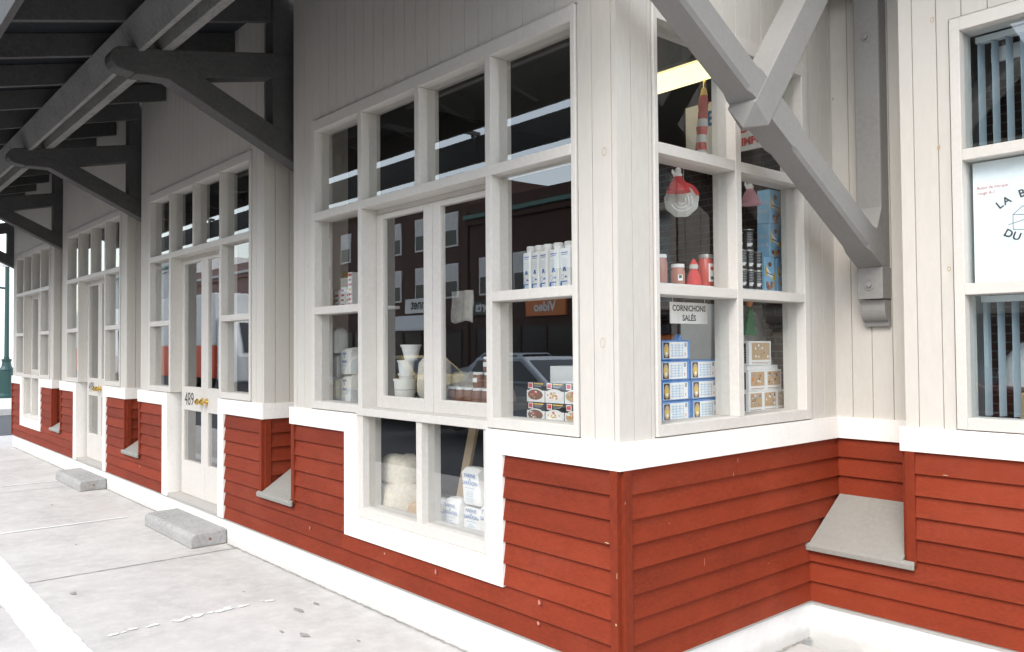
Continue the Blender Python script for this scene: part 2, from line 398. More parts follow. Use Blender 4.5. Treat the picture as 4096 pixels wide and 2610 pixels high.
for x, y, r in ((-2.32, -.355, .030), (-2.35, -.215, .018), (-1.88, -.53, .026), (-2.02, -.60, .014), (-3.62, -1.30, .022), (-1.6, -.35, .010), (-2.9, -.45, .010), (.45, 1.15, .03), (-5.1, -.95, .012), (-7.2, -.7, .02)):
    p = []; n = 11
    for i in range(n):
        a = 2 * math.pi * i / n; q = r * random.uniform(.55, 1.25); p.append((x + q * 1.9 * math.cos(a), y + q * .8 * math.sin(a), .005))
    g.face(p, 'stain')
tag(g.build('pavement_stains'), kind='structure')

# ------------------------------------------------------------------ market building
BLD = empty('market_building', (-3, 0, 0))
tag(BLD, 'long white board and red clapboard market hall with four projecting shopfront bays', 'building')
BAYS = [(0.0, 1.0, 'window'), (-3.60, 3.03 / 3.1, 'door'), (-7.12, 2.96 / 3.1, 'door'), (-10.58, 2.93 / 3.1, 'window')]
ENDX = -13.51

def storefront(Rx, s, kind, number=None):
    X = lambda u: Rx + u * s
    Fb = FR
    # wall boards round the opening
    w = MB()
    boards(w, Fb, X(-3.1), X(-2.816), ZB1, 3.176, Rx - .03); boards(w, Fb, X(-.234), X(0), ZB1, 3.176, Rx - .03)
    boards(w, Fb, X(-3.1), X(0), 3.176, ZT, Rx - .03)
    w.build('wall', BLD)
    # red siding
    end = Rx == -10.58
    r = MB(); clap(r, Fb, X(-3.1) + .045, X(-2.335), ZF, ZB0); r.fbox(Fb, X(-3.1), X(-3.1) + .045, -.05, .0225, ZF if end else .5, ZB0, 'redtrim')
    if not end: clap(r, Fb, X(-3.1), X(-3.1) + .045, ZF, .5)
    r.build('siding', BLD)
    r = MB(); clap(r, Fb, X(-.76), X(0) - .042, ZF, ZB0); r.fbox(Fb, X(0) - .042, X(0), -.05, .0225, ZF if Rx == 0 else .5, ZB0, 'redtrim')
    if Rx != 0: clap(r, Fb, X(0) - .042, X(0), ZF, .5)
    r.build('siding', BLD)
    if kind == 'window': r = MB(); clap(r, Fb, X(-2.335), X(-.76), ZF, .41); r.build('siding', BLD)
    # white belt and casing
    e0, e1 = X(-3.1) - (.0 if end else .022), X(0) + .022
    zb = .41 if kind == 'window' else ZF
    b = MB()
    b.fbox(Fb, e0, X(-2.19), -.05, .025, ZB0, ZB1, 'trim'); b.fbox(Fb, X(-2.335), X(-2.19), -.13, .025, zb, ZB0, 'trim')
    if kind == 'window':
        b.fbox(Fb, X(-2.19), X(-.885), -.13, .025, .41, .538, 'trim')
        b.fbox(Fb, X(-.885), e1, -.05, .025, ZB0, ZB1, 'trim'); b.fbox(Fb, X(-.885), X(-.76), -.13, .025, zb, ZB0, 'trim')
    b.build('belt_trim', BLD)
    if kind == 'door':
        for a0, a1 in ((-2.335, -2.191), (-.884, -.76)): b = MB(); b.fbox(Fb, X(a0), X(a1), -.13, -.051, ZB0 + .001, ZB1 + .02, 'trim'); b.build('casing_block', BLD)
        b = MB(); b.fbox(Fb, X(-.885), e1, -.05, .025, ZB0, ZB1, 'trim'); b.fbox(Fb, X(-.885), X(-.76), -.13, .025, zb, ZB0, 'trim'); b.build('belt_trim', BLD)
    # grid of the shop window
    f = MB(); m = 'frame'
    f.fbox(Fb, X(-2.81), X(-2.765), -.13, .012, 1.19, 3.17, m); f.fbox(Fb, X(-.27), X(-.24), -.13, .012, 1.19, 3.17, m)
    f.fbox(Fb, X(-2.765), X(-.27), -.13, .012, 3.095, 3.17, m)
    for a0, a1 in ((-2.18, -2.135), (-.894, -.848)): f.fbox(Fb, X(a0), X(a1), -.13, .012, 1.19, 3.095, m)
    f.fbox(Fb, X(-1.54), X(-1.493), -.13, .012, 2.51, 3.095, m)
    f.fbox(Fb, X(-2.765), X(-.27), -.132, .015, 2.478, 2.53, m)
    for a0, a1 in ((-2.765, -2.18), (-.848, -.27)):
        f.fbox(Fb, X(a0), X(a1), -.13, .011, 1.832, 1.882, m); f.fbox(Fb, X(a0), X(a1), -.13, .011, 1.19, 1.242, m)
    if kind == 'window':
        f.fbox(Fb, X(-2.19), X(-.885), -.132, .017, 1.178, 1.224, m)
        f.fbox(Fb, X(-2.19), X(-2.135), -.13, .006, .54, 1.178, m); f.fbox(Fb, X(-.93), X(-.885), -.13, .006, .54, 1.178, m)
        f.fbox(Fb, X(-1.544), X(-1.49), -.13, .006, .6, 1.178, m); f.fbox(Fb, X(-2.135), X(-.93), -.13, .006, .54, .605, m)
    fo = f.build('shop_window', BLD, .003)
    p = MB()
    pane = lambda a0, a1, z0, z1, d=-.046: p.face([Fb(X(a0), d, z0), Fb(X(a1), d, z0), Fb(X(a1), d, z1), Fb(X(a0), d, z1)], 'glass')
    for a0, a1 in ((-2.765, -2.18), (-2.135, -1.54), (-1.493, -.894), (-.848, -.27)): pane(a0, a1, 2.53, 3.095)
    for a0, a1 in ((-2.765, -2.18), (-.848, -.27)): pane(a0, a1, 1.882, 2.478); pane(a0, a1, 1.242, 1.832)
    if kind == 'window': pane(-2.135, -1.544, .605, 1.178, -.04); pane(-1.49, -.93, .605, 1.178, -.04)
    p.build('pane', fo)
    # centre pair of leaves
    zb = 1.224 if kind == 'window' else .235
    nm = 'casement' if kind == 'window' else 'door'
    for q, (l, r_) in enumerate(((-2.133, -1.519), (-1.515, -.896))):
        d = MB(); D0, D1 = -.135, -.095
        pl, pr = (l + .072, r_ - .088) if q == 0 else (l + .075, r_ - .075)
        d.fbox(Fb, X(l), X(pl), D0, D1, zb, 2.444, m); d.fbox(Fb, X(pr), X(r_), D0, D1, zb, 2.444, m)
        d.fbox(Fb, X(pl), X(pr), D0, D1, 2.412, 2.444, m)
        gz = []
        if kind == 'window': d.fbox(Fb, X(pl), X(pr), D0, D1, zb, 1.30, m); gz = [(1.30, 2.412)]
        else:
            d.fbox(Fb, X(pl), X(pr), D0, D1, 1.027, 1.248, m); d.fbox(Fb, X(pl), X(pr), D0, D1, zb, .55, m); gz = [(.55, 1.027), (1.248, 2.412)]
        do = d.build(nm, BLD, .003)
        gm = MB()
        for z0, z1 in gz: gm.face([Fb(X(pl), -.113, z0), Fb(X(pr), -.113, z0), Fb(X(pr), -.113, z1), Fb(X(pl), -.113, z1)], 'glass')
        gm.build('pane', do)
        if kind == 'door':
            kx = X(r_ - .05) if q == 0 else X(l + .055)
            k = MB(); k.lathe((kx, .095, 1.125), [(.034, 0), (.034, -.006), (.013, -.010), (.011, -.030), (.024, -.038), (.030, -.052), (.026, -.066), (.012, -.072)], 'brass', 20, 'y')
            k.build('door_knob', do, smooth=True)
            if q == 0:
                n_ = MB(); text_mesh(n_, Fb, number, X(-2.04), -.0935, 1.075, .175, 'black', sx=.92); n_.build('house_number', do)
    t = MB(); t.fbox(Fb, X(-2.133), X(-.896), -.13, -.1, 2.446, 2.477, m)
    t.build('head_rail', BLD)
    if kind == 'door': t = MB(); t.fbox(Fb, X(-2.188), X(-.887), -.14, .012, ZF + .002, .233, 'flash'); t.build('threshold', BLD)

storefront(*BAYS[0]); storefront(*BAYS[1], number='489'); storefront(*BAYS[2], number='499'); storefront(*BAYS[3])

# returns and slots between the bays
def slot(x0, x1, yf, yb, left_return=True):
    """recess between x0 and x1, floor of it closed by the sloping sill"""
    b = Frame((0, yb, 0), (1, 0, 0), (0, -1, 0)); f = Frame((0, yf, 0), (1, 0, 0), (0, -1, 0))
    L = Frame((x0, yf, 0), (0, 1, 0), (1, 0, 0)); Rr = Frame((x1, yf, 0), (0, 1, 0), (-1, 0, 0)); D = yb - yf
    w = MB(); boards(w, b, x0, x1, ZB1, ZT, x0 + .1)
    if left_return: boards(w, L, 0, D, ZB1, ZT, .09)
    boards(w, Rr, 0, D, ZB1, ZT, .09); w.build('wall', BLD)
    r = MB(); clap(r, b, x0, x1, .62, ZB0); clap(r, f, x0, x1, ZF, .492)
    if left_return: clap(r, L, .045, D, .5, ZB0); r.fbox(L, .002, .045, -.05, .022, .5, ZB0, 'redtrim')
    clap(r, Rr, .045, D, .5, ZB0); r.fbox(Rr, .002, .045, -.05, .022, .5, ZB0, 'redtrim'); r.build('siding', BLD)
    t = MB(); t.fbox(b, x0, x1, -.05, .0243, ZB0, ZB1, 'trim')
    if left_return: t.fbox(L, -.02, D - .02, -.05, .025, ZB0 + .001, ZB1 - .001, 'trim')
    t.fbox(Rr, -.02, D - .02, -.05, .025, ZB0 + .001, ZB1 - .001, 'trim'); t.build('belt_trim', BLD)
    s = MB()
    s.prism([(.028, .495), (.028, .522), (-D, .758), (-D, .60), (0, .47)], lambda p, k: f((x0 + .019) if k == 0 else (x1 - .019), p[0], p[1]), 'sill')
    s.prism([(.029, .484), (.044, .480), (.047, .508), (.042, .515), (.029, .524)], lambda p, k: f((x0 - .042) if k == 0 else (x1 + .042), p[0], p[1]), 'sill')
    s.build('slot_sill', BLD, .004)
SLOTS = [(BAYS[1][0], -3.1), (BAYS[2][0], -6.63), (BAYS[3][0], -10.08)]
for x0, x1 in SLOTS: slot(x0, x1, 0, .34)
slot(0, WX, WY, RY, False)

# end face of the first bay with its own window
w = MB()
boards(w, SD, 0, .235, ZB1, 3.176, .097); boards(w, SD, 1.579, RY, ZB1, 3.176, 1.62 - .116 * 5, .116); boards(w, SD, 0, RY, 3.176, ZT, .097)
w.build('wall', BLD)
r = MB(); clap(r, SD, .047, WY, ZF, ZB0); clap(r, SD, WY, RY, .5, ZB0); r.fbox(SD, .001, .047, -.05, .0225, ZF, ZB0, 'redtrim'); r.build('siding', BLD)
b = MB(); b.fbox(SD, 0, RY - .02, -.05, .0247, ZB0 + .0005, ZB1 - .0005, 'trim'); b.build('belt_trim', BLD)
f = MB(); m = 'frame'
f.fbox(SD, .241, .270, -.13, .012, 1.19, 3.17, m); f.fbox(SD, 1.522, 1.573, -.13, .012, 1.19, 3.17, m); f.fbox(SD, .270, 1.522, -.13, .012, 3.095, 3.17, m); f.fbox(SD, .270, 1.522, -.13, .012, 1.19, 1.244, m)
f.fbox(SD, .876, .924, -.13, .012, 1.244, 3.095, m)
for a0, a1 in ((.270, .876), (.924, 1.522)): f.fbox(SD, a0, a1, -.131, .010, 2.478, 2.53, m); f.fbox(SD, a0, a1, -.131, .010, 1.834, 1.882, m)
fo = f.build('shop_window', BLD, .003)
p = MB()
for a0, a1 in ((.270, .876), (.924, 1.522)):
    for z0, z1 in ((1.244, 1.834), (1.882, 2.478), (2.53, 3.095)): p.face([SD(a0, -.042, z0), SD(a1, -.042, z0), SD(a1, -.042, z1), SD(a0, -.042, z1)], 'eglass')
p.build('pane', fo)

# right wing
WEND = 4.6
w = MB(); boards(w, WG, WX, .779, ZB1, 3.176, .606); boards(w, WG, 3.36, WEND, ZB1, 3.176, .606); boards(w, WG, WX, WEND, 3.176, ZT, .606); w.build('wall', BLD)
r = MB(); clap(r, WG, WX + .046, WEND, ZF, ZB0); r.fbox(WG, WX, WX + .046, -.05, .0225, .5, ZB0, 'redtrim'); clap(r, WG, WX, WX + .046, ZF, .5); r.build('siding', BLD)
b = MB(); b.fbox(WG, WX - .022, WEND, -.05, .025, ZB0, ZB1, 'trim'); b.build('belt_trim', BLD, .003)
f = MB()
f.fbox(WG, .785, .832, -.13, .012, 1.19, 3.17, m); f.fbox(WG, 3.30, 3.354, -.13, .012, 1.19, 3.17, m); f.fbox(WG, .832, 3.30, -.13, .012, 3.105, 3.17, m); f.fbox(WG, .832, 3.30, -.13, .012, 1.19, 1.246, m)
for a in (1.64, 2.47): f.fbox(WG, a, a + .047, -.13, .012, 1.246, 3.105, m)
for a0, a1 in ((.832, 1.64), (1.687, 2.47), (2.517, 3.30)): f.fbox(WG, a0, a1, -.131, .010, 2.476, 2.53, m); f.fbox(WG, a0, a1, -.131, .010, 1.832, 1.886, m)
fo = f.build('shop_window', BLD, .003)
p = MB()
for a0, a1 in ((.832, 1.64), (1.687, 2.47), (2.517, 3.30)):
    for z0, z1 in ((1.246, 1.832), (1.886, 2.476), (2.53, 3.105)): p.face([WG(a0, -.042, z0), WG(a1, -.042, z0), WG(a1, -.042, z1), WG(a0, -.042, z1)], 'rglass')
p.build('pane', fo)

# rusty knots in the boards, chips and scuffs in the red paint
def ring(mb, F, a, z, r0, r1, m='rust'):
    n = 12
    for i in range(n):
        q0, q1 = 6.2832 * i / n, 6.2832 * (i + 1) / n
        mb.face([F(a + r * math.cos(q) * .7, .0012, z + r * math.sin(q)) for r, q in ((r0, q0), (r1, q0), (r1, q1), (r0, q1))], m)
for F_, a, z, r0, r1 in ((FR, -.073, 2.457, .016, .0195), (FR, -.093, 1.615, .020, .0225), (FR, -2.877, 2.173, .004, .009), (WG, .706, 3.198, .010, .014), (WG, .760, 1.962, .008, .0125), (WG, .724, 2.561, .0, .012), (RC, .012, 3.033, .0, .008)):
    k_ = MB(); ring(k_, F_, a, z, r0, r1); k_.build('rust_knot', BLD)
for F_, a, z, w_, h_, m_ in ((FR, -.060, .7505, .036, .004, 'chip'), (FR, -.012, .411, .008, .012, 'chip'), (FR, -.004, .62, .003, .035, 'chip'), (SD, .003, .93, .003, .02, 'chip'), (SD, .801, .967, .005, .020, 'scuff'), (SD, .557, .583, .004, .05, 'scuff'), (SD, .84, 1.033, .004, .03, 'scuff'), (SD, .30, .80, .012, .004, 'scuff'), (SD, 1.1, .48, .01, .004, 'scuff'),
                           (FR, -1.334, .37, .02, .035, 'scuff'), (FR, -.497, .395, .022, .030, 'scuff'), (FR, -.504, .297, .024, .022, 'scuff'), (FR, -2.81, .372, .018, .026, 'scuff'), (WG, .734, .966, .03, .003, 'chip')):
    k_ = MB(); n = 9; rr_ = random.Random(a * 7 + z)
    k_.face([F_(a + w_ / 2 * rr_.uniform(.6, 1.1) * math.cos(6.2832 * i / n), .0235, z + h_ / 2 * rr_.uniform(.6, 1.1) * math.sin(6.2832 * i / n)) for i in range(n)], m_); k_.build('paint_chip' if m_ == 'chip' else 'scuff_mark', BLD)

# far end wall, foundation, roof, interior shell
w = MB(); EF = Frame((ENDX, 0, 0), (0, 1, 0), (-1, 0, 0)); boards(w, EF, 0, 6, ZB1, ZT); w.build('wall', BLD)
r = MB(); clap(r, EF, 0, 6, ZF, ZB0); r.build('siding', BLD)
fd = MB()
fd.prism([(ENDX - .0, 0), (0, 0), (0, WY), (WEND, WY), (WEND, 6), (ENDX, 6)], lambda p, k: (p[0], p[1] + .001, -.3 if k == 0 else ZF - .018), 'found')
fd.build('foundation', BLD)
fl = MB(); fl.box(ENDX, .006, -.008, .05, ZF - .018, ZF - .003, 'flash'); fl.build('flashing', BLD); fl = MB(); fl.box(-.05, .008, .05, WY - .01, ZF - .018, ZF - .003, 'flash'); fl.build('flashing', BLD); fl = MB(); fl.box(-.05, WEND, WY - .01, WY + .05, ZF - .018, ZF - .003, 'flash')
fl.build('flashing', BLD)
rf = MB(); rf.box(ENDX, WEND, .0, 6, ZT, ZT + .2, 'deck'); rf.build('roof', BLD); rf = MB(); rf.box(.24, WEND + .4, .95, 1.53, ZT + .08, ZT + .3, 'darktimber'); rf.build('added_shade_overhang', BLD)  # out-of-view wing overhang added to cut sky light, its depth set by shading
it = MB()
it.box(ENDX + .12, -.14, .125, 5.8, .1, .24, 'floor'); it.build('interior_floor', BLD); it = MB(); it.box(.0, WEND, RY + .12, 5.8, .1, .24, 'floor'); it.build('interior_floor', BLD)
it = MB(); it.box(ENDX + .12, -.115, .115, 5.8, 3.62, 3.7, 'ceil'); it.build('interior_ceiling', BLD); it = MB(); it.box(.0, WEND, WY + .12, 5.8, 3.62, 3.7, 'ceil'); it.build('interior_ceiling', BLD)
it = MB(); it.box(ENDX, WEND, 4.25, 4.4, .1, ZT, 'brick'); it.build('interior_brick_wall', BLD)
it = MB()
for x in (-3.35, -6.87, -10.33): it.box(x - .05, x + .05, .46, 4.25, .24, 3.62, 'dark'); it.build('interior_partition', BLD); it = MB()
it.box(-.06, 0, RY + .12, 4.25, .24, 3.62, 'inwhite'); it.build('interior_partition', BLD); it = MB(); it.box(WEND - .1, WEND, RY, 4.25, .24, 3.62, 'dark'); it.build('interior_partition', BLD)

# ------------------------------------------------------------------ concrete door steps
def door_step(x0, x1, yfr, h, label):
    o = empty('door_step', ((x0 + x1) / 2, -yfr / 2, 0)); tag(o, label, 'step', 'concrete steps at the market doors')
    s = MB(); n = 7; r = .045; prof = [(-.003, 0), (-yfr, 0)]
    for i in range(n + 1):
        a = math.pi / 2 * i / n; prof.append((-yfr + r * (1 - math.cos(a)), h - r + r * math.sin(a)))
    prof.append((-.003, h + .01))
    s.prism(prof, lambda p, k: ((x0 if k == 0 else x1), p[0], p[1]), 'step'); so = s.build('step_block', o, .014, seg=3)
    d = MB(); d.lathe((x1 + .001, -yfr * .48, h * .52), [(.011, 0), (.011, .002), (.006, .003)], 'brown', 14, 'x'); d.build('drain_hole', o)
    return o
door_step(-5.49, -4.31, .30, .115, 'worn concrete block step at the nearer white door, number 489')
door_step(-9.02, -7.86, .29, .115, 'worn concrete block step at the farther white door, number 499')

# ------------------------------------------------------------------ timber canopy
CAN = empty('timber_canopy', (-6, -1, 3.5)); tag(CAN, 'dark sloping timber canopy roof running along the whole market front', 'canopy')
SLP = .25
zr = lambda y: 4.035 + SLP * y
rm = MB(); x = 0
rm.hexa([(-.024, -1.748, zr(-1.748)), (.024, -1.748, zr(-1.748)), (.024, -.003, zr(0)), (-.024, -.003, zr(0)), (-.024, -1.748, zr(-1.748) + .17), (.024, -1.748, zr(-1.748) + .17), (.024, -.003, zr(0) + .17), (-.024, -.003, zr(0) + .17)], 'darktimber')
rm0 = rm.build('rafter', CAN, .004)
first = True
for k in range(-4, 14):
    x = -3.34 - .845 * k
    o = rm0 if first else rm0.copy()
    if not first: COL.objects.link(o)
    first = False; o.location = (x, 0, 0)
def beam_x(poly, x0, x1, name, m, bev=.004):
    b = MB(); b.prism(poly, lambda p, k: ((x0 if k == 0 else x1), p[0], p[1]), m); return b.build(name, CAN, bev)
XE0, XE1 = -15.0, .22
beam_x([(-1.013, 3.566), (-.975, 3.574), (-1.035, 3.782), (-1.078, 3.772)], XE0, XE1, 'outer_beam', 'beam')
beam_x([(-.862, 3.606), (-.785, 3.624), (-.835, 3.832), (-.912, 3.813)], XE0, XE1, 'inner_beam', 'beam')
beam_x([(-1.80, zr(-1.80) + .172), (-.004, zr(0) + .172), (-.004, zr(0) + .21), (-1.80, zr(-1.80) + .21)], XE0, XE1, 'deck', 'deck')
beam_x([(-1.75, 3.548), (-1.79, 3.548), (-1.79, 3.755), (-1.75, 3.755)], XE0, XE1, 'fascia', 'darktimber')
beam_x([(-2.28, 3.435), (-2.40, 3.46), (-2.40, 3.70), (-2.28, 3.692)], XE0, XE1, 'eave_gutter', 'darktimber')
for k in range(5):
    hx = -.5 - 3.5 * k; hb = MB(); hb.box(hx - .02, hx + .02, -2.34, -1.791, 3.71, 3.745, 'darktimber'); hb.box(hx - .02, hx + .02, -2.281, -2.25, 3.55, 3.709, 'darktimber'); hb.build('gutter_hanger', CAN)

def bracket(xc, label):
    o = empty('canopy_bracket', (xc, -.07, 2.6)); tag(o, label, 'bracket', 'timber brackets holding up the canopy')
    h = .073; X = lambda k: xc - h if k == 0 else xc + h
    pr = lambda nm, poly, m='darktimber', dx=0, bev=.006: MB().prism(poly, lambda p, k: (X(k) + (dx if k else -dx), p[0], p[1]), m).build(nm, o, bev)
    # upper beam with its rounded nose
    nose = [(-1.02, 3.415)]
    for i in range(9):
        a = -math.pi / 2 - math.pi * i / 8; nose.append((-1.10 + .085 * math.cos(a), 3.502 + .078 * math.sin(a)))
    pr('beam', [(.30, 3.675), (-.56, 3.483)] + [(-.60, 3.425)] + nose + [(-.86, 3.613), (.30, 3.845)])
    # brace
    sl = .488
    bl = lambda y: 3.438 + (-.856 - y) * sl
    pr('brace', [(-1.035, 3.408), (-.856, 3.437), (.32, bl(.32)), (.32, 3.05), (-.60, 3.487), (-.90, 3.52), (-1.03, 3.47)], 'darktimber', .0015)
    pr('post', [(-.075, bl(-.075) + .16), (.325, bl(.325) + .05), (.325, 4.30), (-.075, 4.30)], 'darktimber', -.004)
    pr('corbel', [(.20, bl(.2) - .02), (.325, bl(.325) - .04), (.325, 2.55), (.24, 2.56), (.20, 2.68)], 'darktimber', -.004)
    return o
bracket(-3.345, 'dark timber bracket between the nearest bay and the bay with door 489')
bracket(-6.86, 'dark timber bracket between the two white doors of the market')
bracket(-10.33, 'dark timber bracket beside the farthest shopfront bay, past door 499')
bracket(-13.72, 'farthest dark timber bracket at the far end of the canopy')

# crossed brace on the right wing
XB = empty('crossed_brace', (.26, RY, 1.7)); tag(XB, 'pale grey crossed timber brace fixed to the recess beside the end window', 'bracket')
x0, x1 = .190, .332
def xprism(nm, poly, m='timber', a=x0, b=x1, bev=.008): return MB().prism(poly, lambda p, k: ((a if k == 0 else b), p[0], p[1]), m).build(nm, XB, bev)
PF = 1.772
s30 = .571
la = lambda y: 2.017 + (1.777 - y) * s30
# main brace A (chamfered between stops)
A0 = Vector((0, 1.777, 2.017)); dA = Vector((0, -1, s30)).normalized(); nA = Vector((0, -s30, -1)).normalized()   # nA: outer lower side
def brace_a():
    b = MB(); L = 3.1; T = .146; ch = .016
    # rings along the beam: square at the ends and at the crossing, chamfered between
    def ring(t, c):
        o = A0 + dA * t; up = -nA
        P = [(x0, c, 0), (x0 + c, 0, 0)] if c else None
        pts = []
        for (x, h, cx, chh) in ((x0, 0, 1, 1), (x1, 0, -1, 1), (x1, T, -1, -1), (x0, T, 1, -1)):
            a = (x + cx * c, h); bb = (x, h + chh * c)
            pts += [a, bb] if (x, h) in ((x1, 0), (x0, T)) else [bb, a]
        return [(x, *(o + up * h)[1:]) for x, h in pts]
    ts = [(-.0, .0008), (.16, .0008), (.20, ch), (1.02, ch), (1.06, .0008), (1.42, .0008), (1.46, ch), (L, ch)]
    rings = [ring(t, c) for t, c in ts]
    k = b.mi('timber'); n = 8
    for r_ in rings: b.v += r_
    for q in range(len(rings) - 1):
        for j in range(n): b.f.append((q * n + j, q * n + (j + 1) % n, (q + 1) * n + (j + 1) % n, (q + 1) * n + j)); b.m.append(k)
    b.f.append(tuple(range(n))); b.m.append(k); b.f.append(tuple((len(rings) - 1) * n + j for j in range(n))); b.m.append(k)
    return b.build('brace', XB)
brace_a()
# foot of the brace between its square end and the post
xprism('brace_foot', [(1.777, 2.016), (PF, 2.012), (PF - .0, 2.35), (1.70, 2.19)], bev=0, a=x0 + .002, b=x1 - .002)
# crossing member B with a pyramid point
dB = Vector((0, .61, .79)).normalized(); nB = Vector((0, .79, -.61)).normalized()
C0 = Vector((0, .552, 2.691)); TB = .142
def brace_b():
    b = MB(); q = []
    for L in (0, 1.95):
        for (x, h) in ((x0 + .0, 0), (x1 + .0, 0), (x1 + .0, TB), (x0 + .0, TB)):
            p = C0 + dB * L + nB * h; q.append((x + (-.0015 if x == x0 else .0015), p.y, p.z))
    b.hexa(q, 'timber', skip=(0,))
    ap = C0 + nB * TB / 2 - dB * .072; a_ = ((x0 + x1) / 2, ap.y, ap.z)
    for i in range(4): b.face([q[i], q[(i + 1) % 4], a_], 'timber')
    return b.build('cross_brace', XB, .004)
brace_b()
xprism('post', [(PF, 1.85), (PF, 4.6), (RY - .002, 4.6), (RY - .002, 1.85)], a=x0 - .004, b=x1 - .004)
blk = [(PF, 2.02), (PF - .006, 1.862), (PF - .006, 1.850), (PF + .004, 1.838)]
blk = [(PF - .008, 2.022), (PF - .008, 1.848), (RY - .002, 1.848), (RY - .002, 2.022)]
xprism('corbel_block', blk, a=x0 - .002, b=x1 - .001, bev=.003)
sc = []
for i in range(9):
    a = math.pi / 2 * i / 8; sc.append((PF - .004 + .052 * math.sin(a) * .45, 1.842 - .040 * (1 - math.cos(a))))
for i in range(1, 9):
    a = math.pi / 2 * i / 8; sc.append((PF + .019 + .045 * (1 - math.cos(a)), 1.802 - .075 * math.sin(a)))
sc += [(PF + .070, 1.70), (RY - .002, 1.70), (RY - .002, 1.842)]
xprism('scroll', sc, a=x0 + .002, b=x1 - .004, bev=0)
for z in (1.925, 3.30):
    yb_ = PF - .008 if z < 2.1 else PF
    b = MB(); b.lathe(((x0 + x1) / 2 + (-.004), yb_ + .001, z), [(.030, 0), (.030, -.003), (.026, -.005), (.024, -.003), (.015, -.003), (.013, -.012), (.006, -.014)], 'timber', 22, 'y'); b.build('bolt', XB, smooth=True)

# ------------------------------------------------------------------ display shelves inside the windows
def simple(mb, name, label, cat, group=None, loc=None, **kw):
    """one thing that is a single mesh"""
    o = mb.build(name, None, **kw); tag(o, label, cat, group); return o
def shelf(x0, x1, y0, y1, z, label, t=.02, m='inwhite'):
    s = MB(); s.box(x0, x1, y0, y1, z - t, z, m)
    nx = max(1, int((x1 - x0) / .5))
    return simple(s, 'display_shelf', label, 'shelf', bevel=.003)
shelf(-3.24, -2.30, .136, .52, 1.215, 'white display ledge under the stacked white flour bags')
shelf(-3.24, -2.36, .136, .42, 1.885, 'white shelf under the red and yellow packets')
shelf(-1.0, -.15, .136, .45, 1.205, 'white display ledge under the noodle bowl boxes')
shelf(-.98, -.15, .136, .42, 1.885, 'white shelf carrying the row of white bottles')
shelf(-2.14, -1.0, .15, .80, 1.285, 'counter top behind the casements carrying tubs and jars', .03, 'floor')
shelf(-2.6, -.85, .137, .9, .53, 'low display floor under the burlap sacks and flour bags', .03, 'inwhite')
shelf(-.42, -.135, .20, 1.74, 1.2235, 'white display ledge of the end window, under the blue wrapped packs')
shelf(-.42, -.135, .20, 1.78, 1.905, 'white shelf of the end window, under the jars and tins')

# --- goods behind the front window of the first bay
def bottle(x, w, label):
    o = empty('bottle', (x, .24, 1.886)); tag(o, label, 'bottle', 'white bottles with blue print on the window shelf')
    b = MB(); h = w / 2
    b.box(x - h, x + h, .205, .275, 1.886, 2.094, 'white'); body = b.build('body', o, .010, seg=3)
    c = MB(); c.lathe((x + .004, .24, 2.094), [(.024, 0), (.024, .006), (.027, .008), (.027, .030), (.024, .033)], 'white', 18); c.build('cap', o)
    p = MB(); F = Frame((x, .2045, 1.886), (1, 0, 0), (0, -1, 0))
    def bar(a0, a1, z0, z1, m): p.fbox(F, a0, a1, 0, .0006, z0, z1, m)
    bar(-h * .62, h * .66, .181, .186, 'blue'); bar(-h * .55, h * .5, .172, .175, 'blue')
    for k in range(4): bar(-h * (.55 - .1 * (k % 2)), h * (.35 + .12 * (k % 3)), .150 - .010 * k, .152 - .010 * k, 'ltblue')
    bar(-h * .22, h * .22, .098, .112, 'blue'); bar(-h * .3, -h * .05, .09, .100, 'blue'); bar(h * .08, h * .32, .09, .100, 'blue')
    p.prism([(-.010, .058), (.0, .070), (.012, .058)], lambda q, k: F(q[0] + h * .25, .0006 if k else 0, q[1]), 'blue')
    for i in range(14):
        a0, a1 = 2 * math.pi * i / 14, 2 * math.pi * (i + 1) / 14
        p.face([F(-h * .4 + r * math.cos(a), .0005, .062 + r * math.sin(a) * 1.4) for r, a in ((.008, a0), (.0095, a0), (.0095, a1), (.008, a1))], 'blue')
    bar(-h * .7, h * .5, .036, .042, 'blue'); bar(-h * .78, -h * .45, .014, .036, 'blue')
    for k in range(3): bar(-h * .38, h * .5, .028 - .007 * k, .030 - .007 * k, 'ltblue')
    p.build('label', o)
for i, (x, w) in enumerate(((-.822, .060), (-.757, .060), (-.692, .060), (-.617, .074), (-.538, .074))):
    bottle(x, w, ['leftmost white bottle with blue print on the front window shelf', 'second white bottle from the left on the front window shelf', 'middle bottle of the five white ones on the front window shelf',
                  'fourth white bottle from the left on the front window shelf', 'rightmost white bottle on the shelf, cut off by the window frame'][i])
def disc(p, F, a, z, ra, rz, d, m, n=20):
    p.face([F(a + ra * math.cos(2 * math.pi * i / n), d, z + rz * math.sin(2 * math.pi * i / n)) for i in range(n)], m)
